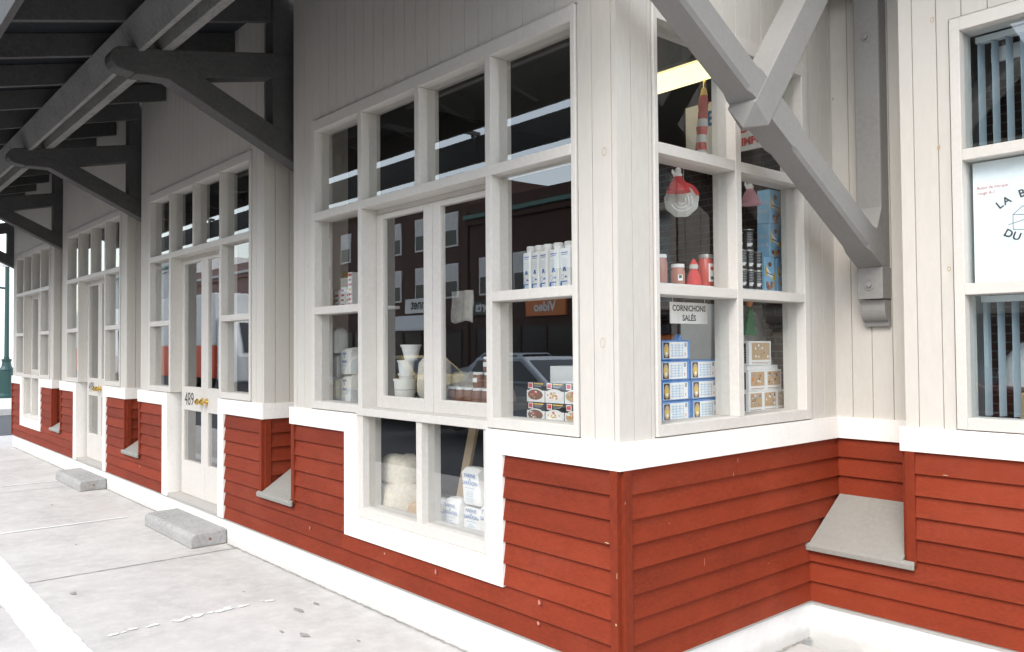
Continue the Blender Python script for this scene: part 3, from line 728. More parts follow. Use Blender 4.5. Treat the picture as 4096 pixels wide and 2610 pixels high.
def meal_box(a, z, kind, label):
    o = empty('meal_box', (a, .26, z)); tag(o, label, 'box', 'noodle bowl boxes stacked in the front window')
    w, h = .141, .104
    b = MB(); b.box(a - w / 2 + .001, a + w / 2 - .001, .235, .285, z, z + h, 'black'); b.build('carton', o, .002)
    F = Frame((a, .2345, z), (1, 0, 0), (0, -1, 0)); p = MB()
    p.fbox(F, -w / 2 + .002, w / 2 - .002, 0, .0005, .002, .062, 'paper')
    p.fbox(F, -w / 2 + .014, -w / 2 + .050, 0, .0012, .072, .102, 'paper'); p.fbox(F, -w / 2 + .018, -w / 2 + .046, 0, .0018, .078, .098, 'redp')
    p.fbox(F, -.012, .058, 0, .0008, .094, .100, 'yellow'); p.fbox(F, -.010, .050, 0, .0008, .086, .089, 'grey'); p.fbox(F, -.010, .040, 0, .0008, .080, .083, 'grey')
    disc(p, F, 0, .038, w * .49, .036, .0016, 'white'); c1, c2 = (('brown', 'redp') if kind == 0 else ('paper', 'orange')) if kind < 2 else ('tan', 'redp')
    disc(p, F, -.002, .040, w * .41, .027, .0022, c1)
    rnd = random.Random(int(a * 1000) + int(z * 100))
    for i in range(22):
        an, q = rnd.uniform(0, 6.28), rnd.uniform(.1, .9)
        disc(p, F, -.002 + w * .36 * q * math.cos(an), .042 + .022 * q * math.sin(an), rnd.uniform(.004, .011), rnd.uniform(.003, .006), .0026 + i * .00012, rnd.choice([c2, 'tan', 'leafgreen' if kind == 0 else 'yellow', 'paper', c1]), 9)
    p.build('picture_label', o)
for r_, z in enumerate((1.2055, 1.3105)):
    for c_, a in enumerate((-.790, -.648, -.506)):
        meal_box(a, z, c_, ('lower' if r_ == 0 else 'upper') + [' left box of the noodle bowl stack, meat bowl on the front', ' middle box of the noodle bowl stack, pale bowl on the front', ' right box of the noodle bowl stack, half behind the frame'][c_])
def flour_bag(x, y, z, w, d, h, label, big=False, tilt=0, group='white flour bags stacked at the window'):
    o = empty('flour_bag', (x, y, z)); tag(o, label, 'bag', group)
    b = MB(); rnd = random.Random(label)
    # pillowy bag: rings with folded top
    prof = [(.94, 0), (1, .04), (1.015, .3), (1.0, .62), (.985, .86), (.93, .95), (.72, 1.0)]
    n = 20; base = len(b.v); k = b.mi('paper')
    for s_, t in prof:
        for j in range(n):
            an = 2 * math.pi * j / n; cx, cy = math.cos(an), math.sin(an)
            e = .16; px = math.copysign(abs(cx) ** e, cx) * w / 2 * s_; py = math.copysign(abs(cy) ** e, cy) * d / 2 * (s_ if t < .9 else s_ * .6)
            b.v.append((x + px + rnd.uniform(-.003, .003) + tilt * t * .03, y + py + rnd.uniform(-.002, .002), z + t * h + rnd.uniform(-.004, .004) * (t > 0)))
    for q in range(len(prof) - 1):
        for j in range(n): b.f.append((base + q * n + j, base + q * n + (j + 1) % n, base + (q + 1) * n + (j + 1) % n, base + (q + 1) * n + j)); b.m.append(k)
    b.f.append(tuple(base + (len(prof) - 1) * n + j for j in range(n))); b.m.append(k)
    b.build('sack', o, smooth=True)
    F = Frame((x + tilt * .015, y - d / 2 * 1.025 - .003, z), (1, 0, 0), (0, -1, 0)); p = MB()
    if big:
        for txt, zz, sz in (('FARINE', .76, .030), ('de', .67, .020), ('SARRASIN', .55, .030)): text_mesh(p, F, txt, 0, .0005, zz * h, sz * w / .15, 'blue', 'CENTER')
        for zz, ww in ((.46, .3), (.36, .16), (.30, .22), (.24, .18), (.16, .26), (.10, .2)): p.fbox(F, -w * ww, w * ww, 0, .0004, zz * h, zz * h + .003, 'ltblue')
    else:
        for zz, ww, m in ((.74, .17, 'blueprint'), (.62, .04, 'blueprint'), (.44, .21, 'blueprint'), (.32, .26, 'ltblue'), (.16, .16, 'ltblue')):
            q0 = -w * ww
            while q0 < w * ww - .004: q1 = min(w * ww, q0 + rnd.uniform(.006, .016)); p.fbox(F, q0, q1, 0, .0005, zz * h, zz * h + h * (.085 if m == 'blueprint' else .02), m); q0 = q1 + .003
    p.build('printed_label', o)
def row(ws, gap): return ws
rb = random.Random(21)
for c_, (x, n, word) in enumerate(((-2.985, 3, 'left'), (-2.835, 3, 'middle'), (-2.685, 2, 'right'))):
    z = 1.2155
    for k in range(n):
        hh = rb.uniform(.168, .182) if n == 3 else (.20, .185)[k]
        pos = ['bottom', 'middle', 'topmost'][k] if n == 3 else ['bottom', 'topmost'][k]
        flour_bag(x - .095 + rb.uniform(-.012, .012), .225 + .035 * c_ + rb.uniform(-.012, .012), z, .142, .11, hh, f'{pos} white flour bag with faint blue print in the {word} pile of the corner window', tilt=rb.uniform(-.5, .5)); z += hh + .001
# red and yellow packets with display letters
rnd = random.Random(3)
for i in range(7):
    x = -3.02 + .062 * i; b = MB(); h = [.105, .11, .13, .12, .145, .13, .24][i]
    y0 = .20 + .012 * (i % 3); F = Frame((x, y0, 1.8855), (1, 0, 0), (0, -1, 0))
    b.box(x - .029, x + .029, y0, y0 + .05, 1.8855, 1.8855 + h, ['paper', 'yellow', 'paper', 'paper', 'paper', 'paper', 'paper'][i])
    for z0 in range(int(h / .034)): b.fbox(F, -.022, .022 - .008 * (z0 % 2), 0, .0006, .012 + .034 * z0, .026 + .034 * z0, ['redp', 'redp', 'yellow', 'redp', 'brown', 'redp', 'redp'][(i + z0) % 7])
    simple(b, 'packet', ['leftmost short white packet with red print on the upper shelf', 'yellow packet with red print, second from the left on the shelf', 'third packet from the left with red and yellow print', 'fourth packet from the left, middle of the packet row',
                         'fifth packet in the row, brown and red print', 'sixth packet in the row, beside the tall one', 'tallest packet with red print at the right of the row'][i], 'packet', 'red and yellow packets on the window shelf')
for ch, x in (('A', -3.03), ('C', -2.755)):
    b = MB(); F = Frame((x, .33, 1.8855), (1, 0, 0), (0, -1, 0)); text_mesh(b, F, ch, 0, 0, .10, .24, 'yellow', bold=.012)
    b.box(x + .02, x + .10, .335, .345, 1.8855, 2.02, 'yellow')
    simple(b, 'display_letter', f'yellow cut-out letter {ch} standing behind the packets', 'letter', 'yellow display letters in the window')
# tubs and jug on the counter
def tub(x, y, z, r0, r1, h, name, label, cat, handle=False):
    o = empty(name, (x, y, z)); tag(o, label, cat)
    b = MB(); b.lathe((x, y, z), [(r0 * .96, 0), (r0, .004), (r1, h - .012), (r1 + .005, h - .012), (r1 + .006, h), (r1 - .003, h), (r1 - .006, h - .01), (.01, h - .014)], 'white', 28); b.build('body', o, smooth=True)
    if handle:
        hnd = MB(); pts = [(x - r1 - .001 - .030 * math.sin(math.pi * i / 10), y, z + h * .22 + h * .6 * i / 10) for i in range(11)]; hnd.tube(pts, .005, 'white'); hnd.build('handle', o, smooth=True)
    else:
        p = MB(); p.lathe((x, y, z), [(r0 + (r1 - r0) * .40 + .0006, h * .40), (r0 + (r1 - r0) * .44 + .0008, h * .44)], 'grey', 28); p.build('printed_band', o)
    return o
tub(-2.02, .235, 1.2855, .064, .070, .118, 'tub', 'large squat white tub at the bottom of the tub stack', 'tub')
tub(-2.005, .235, 1.404, .045, .048, .034, 'tub', 'narrow white tub between the large tub and the jug', 'tub')
tub(-2.005, .235, 1.4385, .046, .052, .082, 'jug', 'white jug with a side handle in the tub stack', 'jug', True)
tub(-1.965, .245, 1.521, .040, .062, .098, 'tub', 'flared white tub on top of the jug', 'tub')
def sack(x, y, z, r, h, label, mat='burlap', lean=0, squash=1.0):
    b = MB(); n = 20; prof = [(.80, 0), (1, .10), (1.05, .35), (1.0, .62), (.94, .85), (.70, .97), (.30, 1.0)]
    rnd = random.Random(label); base = 0; k = b.mi(mat)
    ph = [rnd.uniform(0, 6.28) for _ in range(4)]
    for s_, t in prof:
        for j in range(n):
            an = 2 * math.pi * j / n
            w_ = 1 + .05 * math.sin(3 * an + ph[0] + t * 3) + .04 * math.sin(5 * an + ph[1]) + .03 * math.sin(2 * an + ph[2] + 4 * t)
            b.v.append((x + r * s_ * w_ * math.cos(an) + lean * t, y + r * .72 * s_ * w_ * math.sin(an), z + h * t * (1 + .04 * math.sin(2 * an + ph[3]) * t) * squash))
    for q in range(len(prof) - 1):
        for j in range(n): b.f.append((q * n + j, q * n + (j + 1) % n, (q + 1) * n + (j + 1) % n, (q + 1) * n + j)); b.m.append(k)
    b.f.append(tuple(reversed(range(n)))); b.m.append(k); b.f.append(tuple((len(prof) - 1) * n + j for j in range(n))); b.m.append(k)
    return simple(b, 'grain_sack', label, 'sack', smooth=True)
sack(-1.80, .31, 1.2855, .125, .25, 'beige grain sack standing on the counter right of the white tubs')
sack(-1.66, .45, 1.2855, .12, .16, 'low beige sack behind the grain sack on the counter')
b = MB(); rnd = random.Random(5)
g_ = [[(-1.60 + .20 * i / 10 + .006 * math.sin(j * .6), .30 + .008 * math.sin(i * 1.5), 1.935 - .185 * j / 10 - .008 * math.sin(i * .7) * j / 10) for j in range(11)] for i in range(11)]
for i in range(10):
    for j in range(10): b.face([g_[i][j], g_[i + 1][j], g_[i + 1][j + 1], g_[i][j + 1]], 'cloth')
gc = simple(b, 'hanging_cloth', 'grey beige cloth bag hanging inside the right casement', 'cloth', smooth=True)
md = gc.modifiers.new('thick', 'SOLIDIFY'); md.thickness = .012
def jar(x, y, z, r, h, body, lid, name, label, cat, group=None, lab=None, axis_front=None, lidh=.018):
    o = empty(name, (x, y, z)); tag(o, label, cat, group)
    b = MB(); b.lathe((x, y, z), [(r * .9, 0), (r, .006), (r, h - lidh - .018), (r * .86, h - lidh - .004), (r * .86, h - lidh)], body, 24); bo = b.build('body', o, smooth=True)
    l = MB(); l.lathe((x, y, z), [(r * .92, h - lidh), (r * .94, h - lidh + .003), (r * .94, h - .002), (r * .86, h)], lid, 24); l.build('lid', o, smooth=True)
    if lab:
        p = MB(); a0, a1, mm, z0, z1 = lab; n = 10; F = lambda an, zz, e: (x + (r + e) * math.cos(an), y + (r + e) * math.sin(an), z + zz)
        for i in range(n):
            q0, q1 = a0 + (a1 - a0) * i / n, a0 + (a1 - a0) * (i + 1) / n
            p.face([F(q0, z0, .0008), F(q1, z0, .0008), F(q1, z1, .0008), F(q0, z1, .0008)], mm)
        if mm == 'paper':
            for i in range(2, n - 2):
                q0, q1 = a0 + (a1 - a0) * i / n, a0 + (a1 - a0) * (i + 1) / n
                zz = z0 + (z1 - z0) * .62
                p.face([F(q0, zz, .0014), F(q1, zz, .0014), F(q1, zz + (z1 - z0) * .2, .0014), F(q0, zz + (z1 - z0) * .2, .0014)], 'redp')
                p.face([F(q0, z0 + .012, .0014), F(q1, z0 + .012, .0014), F(q1, z0 + .028, .0014), F(q0, z0 + .028, .0014)], 'leafgreen')
        p.build('label', o)
    return o
W_ = math.pi
k = 0
for i, (x, y, z, t) in enumerate(((-1.50, .23, 1.2855, 'leftmost low'), (-1.415, .225, 1.2855, 'second low'), (-1.33, .22, 1.2855, 'third low'), (-1.245, .215, 1.2855, 'fourth low'), (-1.16, .215, 1.2855, 'fifth low'), (-1.075, .215, 1.2855, 'rightmost low'), (-1.26, .232, 1.373, 'upper'), (-1.16, .232, 1.373, 'upper right'), (-1.20, .26, 1.461, 'topmost'))):
    jar(x, y, z, .036, .086, 'brown', 'white', 'preserve_jar', f'{t} brown preserve jar with white lid behind the right casement', 'jar', 'brown preserve jars on the counter', (-2.4, -1.0, 'white', .03, .055) if i in (6, 8) else None, lidh=.014)
b = MB(); n = 12
lo = [(-1.36 + .17 * math.cos(2 * math.pi * i / 24), .42 + .10 * math.sin(2 * math.pi * i / 24)) for i in range(24)]
for q in range(6):
    a0, a1 = q / 6 * math.pi / 2, (q + 1) / 6 * math.pi / 2
    for i in range(24):
        j = (i + 1) % 24
        f_ = lambda p, a: (-1.36 + (p[0] + 1.36) * math.cos(a), .42 + (p[1] - .42) * math.cos(a), 1.2855 + .15 * math.sin(a))
        b.face([f_(lo[i], a0), f_(lo[j], a0), f_(lo[j], a1), f_(lo[i], a1)], 'tan')
simple(b, 'bread_loaf', 'round golden loaf on the counter behind the jars', 'bread', smooth=True)

# --- low window: sacks, plank, flour bags
sack(-2.13, .30, .5305, .20, .21, 'broad lower burlap sack behind the left low pane')
sack(-2.16, .30, .72, .155, .185, 'upper burlap sack resting on the broad one')
sack(-1.86, .235, .5305, .095, .115, 'small tan paper bag right of the burlap sacks', 'tan')
b = MB(); d_ = Vector((.17, .02, .64)).normalized(); c_ = Vector((-1.665, .37, .531)); u_ = Vector((.97, 0, -.23)).normalized(); v_ = d_.cross(u_)
q = []
for L in (0, .92):
    for a_, e_ in ((-.034, -.012), (.034, -.012), (.034, .012), (-.034, .012)): q.append(c_ + d_ * L + u_ * a_ + v_ * e_)
b.hexa(q, 'wood'); simple(b, 'wooden_plank', 'bare wooden plank leaning inside the right low pane', 'plank', bevel=.003)
flour_bag(-1.62, .25, .5305, .125, .10, .165, 'short flour bag at the left of the low right pane', True, 0, 'buckwheat flour bags in the low window')
flour_bag(-1.475, .24, .5305, .150, .11, .190, 'flour bag in front of the plank foot', True, 0, 'buckwheat flour bags in the low window')
flour_bag(-1.315, .27, .5305, .150, .11, .175, 'flour bag carrying the top flour bag', True, 0, 'buckwheat flour bags in the low window')
flour_bag(-1.300, .262, .7065, .155, .11, .205, 'topmost flour bag leaning on the pile in the low window', True, -1, 'buckwheat flour bags in the low window')
flour_bag(-1.145, .255, .5305, .150, .11, .200, 'rightmost low flour bag, cut by the window edge', True, 0, 'buckwheat flour bags in the low window')
flour_bag(-1.130, .285, .7315, .150, .11, .26, 'tall flour bag at the right edge of the low window', True, 0, 'buckwheat flour bags in the low window')

# --- goods behind the end window
def SX(x): return Frame((x, 0, 0), (0, 1, 0), (1, 0, 0))
jar(-.20, .535, 1.9055, .034, .145, 'jarpink', 'white', 'jar', 'tall pink jar with white lid at the left edge of the end window', 'jar', None, None)
jar(-.20, .672, 1.9055, .036, .105, 'jarpink', 'white', 'jar', 'short pink jar with white lid beside the felt figure', 'jar', None, (-.9, -.2, 'paper', .02, .05))
jar(-.20, .905, 1.9055, .040, .170, 'jarred', 'metal', 'jar', 'large red sauce jar with a steel lid', 'jar', None, (-.55, .75, 'paper', .025, .12), lidh=.022)
o = empty('felt_figure', (-.19, .79, 1.9055)); tag(o, 'small red felt cone figure with white hair between two jars', 'ornament')
b = MB(); b.lathe((-.19, .79, 1.9055), [(.040, 0), (.044, .004), (.030, .060), (.018, .085)], 'redfelt', 18); b.build('gown', o, smooth=True)
b = MB(); b.lathe((-.19, .79, 1.985), [(.010, 0), (.022, .008), (.024, .022), (.018, .036), (.008, .040)], 'fluff', 16); b.build('head', o, smooth=True)
b = MB(); b.lathe((-.19, .79, 2.015), [(.021, 0), (.016, .012), (.004, .030)], 'redfelt', 14); b.build('cap', o, smooth=True)
# black spice tins
def tin(y, z, x, label, r=.024, h=.108):
    o = empty('spice_tin', (x, y, z)); tag(o, label, 'tin', 'black spice tins stacked in the end window')
    b = MB(); b.lathe((x, y, z), [(r, 0), (r, .004), (r - .001, .006), (r - .001, h - .006), (r, h - .004), (r, h)], ['metal', 'black', 'black', 'black', 'metal'], 22); b.build('can', o, smooth=True)
    p = MB()
    for i in range(9):
        z0 = .022 + .009 * i; w_ = .55 if i % 3 else .4; n = 6
        mm = 'grey'
        if i < 2: z1, mm = z0 + .009, 'paper'
        else: z1 = z0 + .004
        for j in range(n):
            a0, a1 = -.95 + w_ * 2 * j / n - .2, -.95 + w_ * 2 * (j + 1) / n - .2
            p.face([(x + r * math.cos(a), y + r * math.sin(a), z + zz) for a, zz in ((a0, z0), (a1, z0), (a1, z1), (a0, z1))], mm)
    p.build('label', o)
for i, y in enumerate((1.245, 1.314, 1.392)):
    tin(y, 1.9055, -.20, ['bottom left', 'bottom middle', 'bottom right'][i] + ' black spice tin in the end window stack')
    tin(y, 2.0140, -.20, ['middle row left', 'middle row centre', 'middle row right'][i] + ' black spice tin in the end window stack')
tin(1.300, 2.1225, -.20, 'topmost black spice tin standing alone on the stack', .030, .118)
tin(1.235, 2.1225, -.215, 'half hidden top black tin behind the window mullion', .024, .10)
# blue nut pouches
def pouch(y0, z, x, label, dy=.110, dx=.085, h=.195):
    o = empty('nut_pouch', (x, y0 + dy / 2, z)); tag(o, label, 'box', 'sky blue nut boxes in the end window')
    b = MB(); q = []
    for s_, zz in ((1, 0), (.96, h)):
        for (a, e) in ((0, 0), (1, 0), (1, 1), (0, 1)): q.append((x - dx + dx * e * s_ + (0 if e else (1 - s_) * .02), y0 + dy * (a * s_ + (1 - s_) / 2), z + zz))
    b.hexa(q, 'skyblue'); b.build('carton', o, .004)
    F = Frame((x + .0012, y0, z), (0, 1, 0), (1, 0, 0)); p = MB()
    p.prism([(.012, .140), (dy - .012, .075), (dy - .012, .062), (.006, .10)], lambda q, k: F(q[0], .0008 if k else -.001, q[1]), 'paper')
    p.prism([(.006, .15), (.03, .10), (.006, .08)], lambda q, k: F(q[0], .0012 if k else -.001, q[1]), 'yellow'); p.prism([(dy - .006, .11), (dy - .04, .075), (dy - .006, .06)], lambda q, k: F(q[0], .0012 if k else -.001, q[1]), 'yellow')
    p.prism([(.012, .108), (dy - .018, .092), (dy - .018, .088), (.012, .101)], lambda q, k: F(q[0], .0016 if k else -.001, q[1]), 'blue')
    disc(p, F, dy * .45, .152, .017, .014, .0014, 'brown')
    rnd = random.Random(label)
    for i in range(9): disc(p, F, dy * .45 + rnd.uniform(-.034, .034), .034 + rnd.uniform(-.022, .022), rnd.uniform(.010, .016), rnd.uniform(.009, .014), .0014 + .0002 * i, rnd.choice(['brown', 'tan', 'orange', 'jarpink', 'tan']), 12)
    p.build('front_print', o)
    f = Frame((x - dx, y0 - .0012, z), (1, 0, 0), (0, -1, 0)); p = MB()
    for zz in (.06, .11): p.fbox(f, .008, dx * .8, -.003, .0004, zz, zz + .022, 'ltblue')
    p.build('side_band', o)
pouch(1.440, 1.9055, -.185, 'bottom left sky blue nut box beside the spice tins')
pouch(1.572, 1.9055, -.185, 'bottom right sky blue nut box at the window edge')
pouch(1.505, 2.1015, -.19, 'middle sky blue nut box in the pile', .125)
pouch(1.510, 2.2975, -.19, 'topmost sky blue nut box, dark fruit on its front', .12)
# blue wrapped pasta packs
def pack(y0, z, dy, label, h=.1, x=-.19, tear=False):
    o = empty('wrapped_pack', (x, y0 + dy / 2, z)); tag(o, label, 'pack', 'blue wrapped pasta packs in the end window')
    b = MB(); r = .012; prof = []
    for cx, cz, a0 in ((-r, h - r, 0), (-.13 + r, h - r, 90), (-.13 + r, r, 180), (-r, r, 270)):
        for i in range(5): a = R_(a0 + 90 * i / 4); prof.append((cx + r * math.cos(a), cz + r * math.sin(a)))
    rnd = random.Random(label); dj = [rnd.uniform(-.002, .002) for _ in prof]
    b.prism([(p[0] + d_, p[1]) for p, d_ in zip(prof, dj)], lambda p, k: (x + p[0], y0 if k == 0 else y0 + dy, z + p[1]), 'bluew')
    if tear: b.prism([(0, 0), (.05, .004), (.035, .03), (.018, .012)], lambda p, k: (x - .02 - .03 * k, y0 + dy * .62 + p[0], z + h + p[1] - .002), 'bluew')
    b.build('wrapper', o)
    F = Frame((x + .0015, y0, z), (0, 1, 0), (1, 0, 0)); p = MB()
    p.fbox(F, .003, dy - .022, -.002, .0012, .008, h - .010, 'paper')
    p.fbox(F, .006, .052, -.002, .0018, .010, h - .012, 'black'); disc(p, F, .029, .048, .020, .034, .0024, 'tan'); disc(p, F, .029, .044, .012, .022, .003, 'yellow'); disc(p, F, .029, .034, .008, .008, .0036, 'paper')
    for i in range(5): p.fbox(F, .064 + .006 * (i % 2), dy - .060 - .008 * (i % 3), -.002, .0018, .020 + .013 * i, .024 + .013 * i, 'ltblue')
    for a in range(4): p.fbox(F, .072 + .028 * a, .078 + .028 * a, -.002, .0017, .016, h - .02, 'ltblue')
    p.fbox(F, dy - .046, dy - .030, -.002, .0018, h - .034, h - .014, 'grey'); p.fbox(F, dy - .044, dy - .038, -.002, .0018, .022, .036, 'orange')
    p.build('paper_label', o)
for k in range(4): pack(.528 - .006 * (k == 2), 1.224 + .1015 * k, .220, ['bottom', 'second from bottom', 'third from bottom', 'topmost torn'][k] + ' blue wrapped pack in the left column', .1005, tear=(k == 3))
for k in range(3): pack(.752 + .006 * (2 - k), 1.224 + .1015 * k, .222, ['bottom', 'middle', 'top'][k] + ' blue wrapped pack in the right column', .1005, x=-.185)
# white confection boxes
def sweet_box(y0, z, dy, n, label, h=.118, x=-.20):
    o = empty('sweet_box', (x, y0 + dy / 2, z)); tag(o, label, 'box', 'white boxes with tan pictures in the end window')
    b = MB(); b.box(x - .10, x, y0, y0 + dy, z, z + h, 'paper'); b.build('carton', o, .003)
    F = Frame((x, y0, z), (0, 1, 0), (1, 0, 0)); p = MB(); w = dy / n
    rnd = random.Random(label)
    for i in range(n):
        a0 = w * i + w * .12; a1 = w * (i + 1) - w * .08; p.fbox(F, a0, a1, -.002, .001, .030, h - .010, 'tan')
        for q in range(16): disc(p, F, rnd.uniform(a0 + .012, a1 - .012), rnd.uniform(.042, h - .022), rnd.uniform(.004, .011), rnd.uniform(.004, .009), .0013 + .0001 * q, rnd.choice(['brown', 'paper', 'orange', 'grey', 'tan', 'ltblue']), 8)
        p.fbox(F, a0, a1, -.002, .0008, .014, .017, 'jarpink'); p.fbox(F, a0, a1 - .02, -.002, .0008, .007, .009, 'grey')
    p.build('picture_label', o)
    f = Frame((x - .10, y0, z), (1, 0, 0), (0, -1, 0)); p = MB()
    p.fbox(f, .010, .080, -.002, .0008, .012, h - .012, 'black')
    for i in range(6): p.fbox(f, .016, .070, -.002, .0014, .020 + .014 * i, .026 + .014 * i, 'paper')
    p.build('side_print', o)
sweet_box(1.285, 1.224, .420, 3, 'long white box with three tan pictures, bottom of the pile')
sweet_box(1.290, 1.3425, .330, 2, 'white box with two tan pictures, middle of the pile')
sweet_box(1.295, 1.4875, .222, 1, 'white box with one tan picture, top of the pile', .135)
b = MB(); b.box(-.30, -.21, 1.29, 1.60, 1.461, 1.487, 'paper'); simple(b, 'flat_box', 'flat white box under the topmost tan picture box', 'box', bevel=.002)
# hanging sign, ornaments, banner, lamp
o = empty('hanging_sign', (-.20, .762, 1.70)); tag(o, 'white card sign reading CORNICHONS SALÉS hanging in the end window', 'sign')
b = MB(); b.box(-.203, -.2, .606, .918, 1.712, 1.820, 'paper'); b.build('card', o)
p = MB(); F = SX(-.2); text_mesh(p, F, 'CORNICHONS', .762, .0008, 1.776, .0415, 'black', 'CENTER', sx=1.0, bold=.0012); text_mesh(p, F, 'SALÉS', .760, .0008, 1.727, .0415, 'black', 'CENTER', sx=1.05, bold=.0012); p.build('lettering', o)
b = MB(); b.tube([(-.2015, .63, 1.82), (-.2015, .63, 1.885)], .0012, 'white', 5); b.tube([(-.2015, .895, 1.82), (-.2015, .895, 1.885)], .0012, 'white', 5); b.build('string', o)
def paper_angel(x, y, zt, skirt, r, h, label):
    o = empty('paper_angel', (x, y, zt)); tag(o, label, 'ornament')
    b = MB(); b.lathe((x, y, zt - h), [(r, 0), (r * .98, .004), (r * .62, h * .38), (r * .30, h * .62)], skirt, 22); b.build('skirt', o, smooth=True)
    b = MB(); b.lathe((x, y, zt - h * .40), [(r * .26, 0), (r * .34, h * .10), (r * .20, h * .22)], 'paper', 16); b.lathe((x, y, zt - h * .2), [(.004, 0), (r * .24, h * .05), (r * .26, h * .11), (r * .12, h * .19)], 'paper', 16); b.build('bust', o, smooth=True)
    b = MB()
    for s_ in (-1, 1): b.prism([(0, 0), (s_ * r * .55, h * .16), (s_ * r * .62, h * .02), (s_ * r * .32, -h * .14)], lambda p, k: (x - .012 + .003 * k, y + p[0], zt - h * .25 + p[1]), 'paper')
    b.build('wings', o)
    b = MB(); b.tube([(x, y, zt - .01), (x, y, zt + .06)], .001, 'white', 5); b.build('string', o)
paper_angel(-.19, .672, 2.500, 'redfelt', .062, .125, 'red skirted paper angel hanging at the left of the end window')
paper_angel(-.19, 1.312, 2.520, 'pink', .060, .140, 'pink skirted paper angel hanging beside the blue nut boxes')
o = empty('round_ornament', (-.24, .775, 2.35)); tag(o, 'round fluffy grey white paper ornament with a red rim, hanging', 'ornament')
dn = Vector((.62, -.785, 0)); du = Vector((.785, .62, 0)); dc = Vector((-.24, .762, 2.350))
DF = Frame(dc, (du.x, du.y, 0), (dn.x, dn.y, 0))
b = MB(); n = 32
for q, (r0, d0, r1, d1) in enumerate(((0, .022, .05, .020), (.05, .020, .078, .012), (.078, .012, .088, 0), (.088, 0, .06, -.008))):
    for i in range(n):
        a0, a1 = 2 * math.pi * i / n, 2 * math.pi * (i + 1) / n
        w0, w1 = 1 + .03 * math.sin(9 * a0), 1 + .03 * math.sin(9 * a1)
        pts = [DF(r0 * w0 * math.cos(a0), d0, r0 * w0 * math.sin(a0)), DF(r1 * w0 * math.cos(a0), d1, r1 * w0 * math.sin(a0)), DF(r1 * w1 * math.cos(a1), d1, r1 * w1 * math.sin(a1)), DF(r0 * w1 * math.cos(a1), d0, r0 * w1 * math.sin(a1))]
        b.face(pts if r0 else pts[1:] if False else pts[:3], 'fluff')
b.build('disc', o, smooth=True)
b = MB()
for i in range(9):
    a0, a1 = R_(15 + 11 * i), R_(15 + 11 * (i + 1)); b.face([DF(r * math.cos(a), .013, r * math.sin(a)) for r, a in ((.070, a0), (.094, a0), (.094, a1), (.070, a1))], 'redfelt')
b.build('red_rim', o)
b = MB()
for k in range(3):      # pale paper curls
    b.tube([DF((.018 + .018 * k) * math.cos(R_(a)), .024 - .003 * k, -.004 + (.018 + .018 * k) * math.sin(R_(a))) for a in range(200, 420, 20)], .0045, 'white', 6)
b.build('paper_curl', o, smooth=True)
b = MB(); b.tube([(-.235, .775, 2.44), (-.235, .775, 2.56)], .001, 'white', 5); b.build('string', o)
o = empty('felt_tree', (-.24, 1.36, 1.66)); tag(o, 'green felt tree ornament with a gold top above the white boxes', 'ornament')
b = MB(); pts = [(-.062, 0), (.062, 0), (.040, .05), (.048, .05), (.026, .105), (.034, .105), (.0, .165), (-.034, .105), (-.026, .105), (-.048, .05), (-.040, .05)]
b.prism(pts, lambda p, k: (-.245 + .02 * k, 1.36 + p[0], 1.655 + p[1]), 'leafgreen'); b.build('boughs', o, .003)
b = MB(); b.lathe((-.235, 1.36, 1.818), [(.006, -.004), (.016, .008), (.018, .02), (.008, .034)], 'orange', 12); b.build('top_ball', o, smooth=True)
b = MB(); b.tube([(-.235, 1.36, 1.85), (-.235, 1.36, 1.885)], .001, 'white', 5); b.build('string', o)
o = empty('paper_bundle', (-.42, 1.64, 1.5)); tag(o, 'pale blue white paper peaks behind the felt tree', 'paper')
b = MB()
for (y, r, h) in ((1.56, .13, .40), (1.78, .15, .36)):
    n = 14; base = len(b.v); kk = b.mi('paper'); rr = random.Random(y)
    for t, s_ in ((0, 1), (.35, .75), (.7, .42), (1, .06)):
        for j in range(n): a = 2 * math.pi * j / n; q = s_ * r * (1 + .12 * math.sin(5 * a) + rr.uniform(-.04, .04)); b.v.append((-.47 + q * math.cos(a) * .6, y + q * math.sin(a), 1.44 + h * t))
    for q in range(3):
        for j in range(n): b.f.append((base + q * n + j, base + q * n + (j + 1) % n, base + (q + 1) * n + (j + 1) % n, base + (q + 1) * n + j)); b.m.append(kk)
b.build('peaks', o, smooth=True)
b = MB(); b.box(-.62, -.40, 1.42, 1.95, 1.20, 1.44, 'inwhite'); b.build('tray', o)
o = empty('store_banner', (-.5, 1.56, 2.75)); tag(o, 'white cloth banner with blue and red letters hanging inside the end window', 'banner')
b = MB(); b.box(-.80, -.13, 1.548, 1.556, 2.752, 3.10, 'paper'); b.build('cloth', o)
p = MB(); F = Frame((0, 1.547, 0), (1, 0, 0), (0, -1, 0)); text_mesh(p, F, 'CENTRE', -.70, .0005, 2.955, .125, 'blue', sx=.72, bold=.004); text_mesh(p, F, 'DU', -.40, .0005, 2.862, .062, 'redp', sx=1.1, bold=.003); text_mesh(p, F, 'IMPORT', -.395, .0005, 2.785, .062, 'redp', sx=1.0, bold=.003); p.build('lettering', o)
o = empty('furled_flag', (-.50, 1.30, 2.75)); tag(o, 'furled red and white striped flag with a gold tip before the banner', 'flag')
b = MB(); b.tube([(-.475, 1.30, 3.16), (-.475, 1.30, 2.70)], .008, 'brass', 8); b.build('pole', o)
b = MB(); rr = [.012, .024, .030, .026, .030, .034, .028, .03, .034, .036]
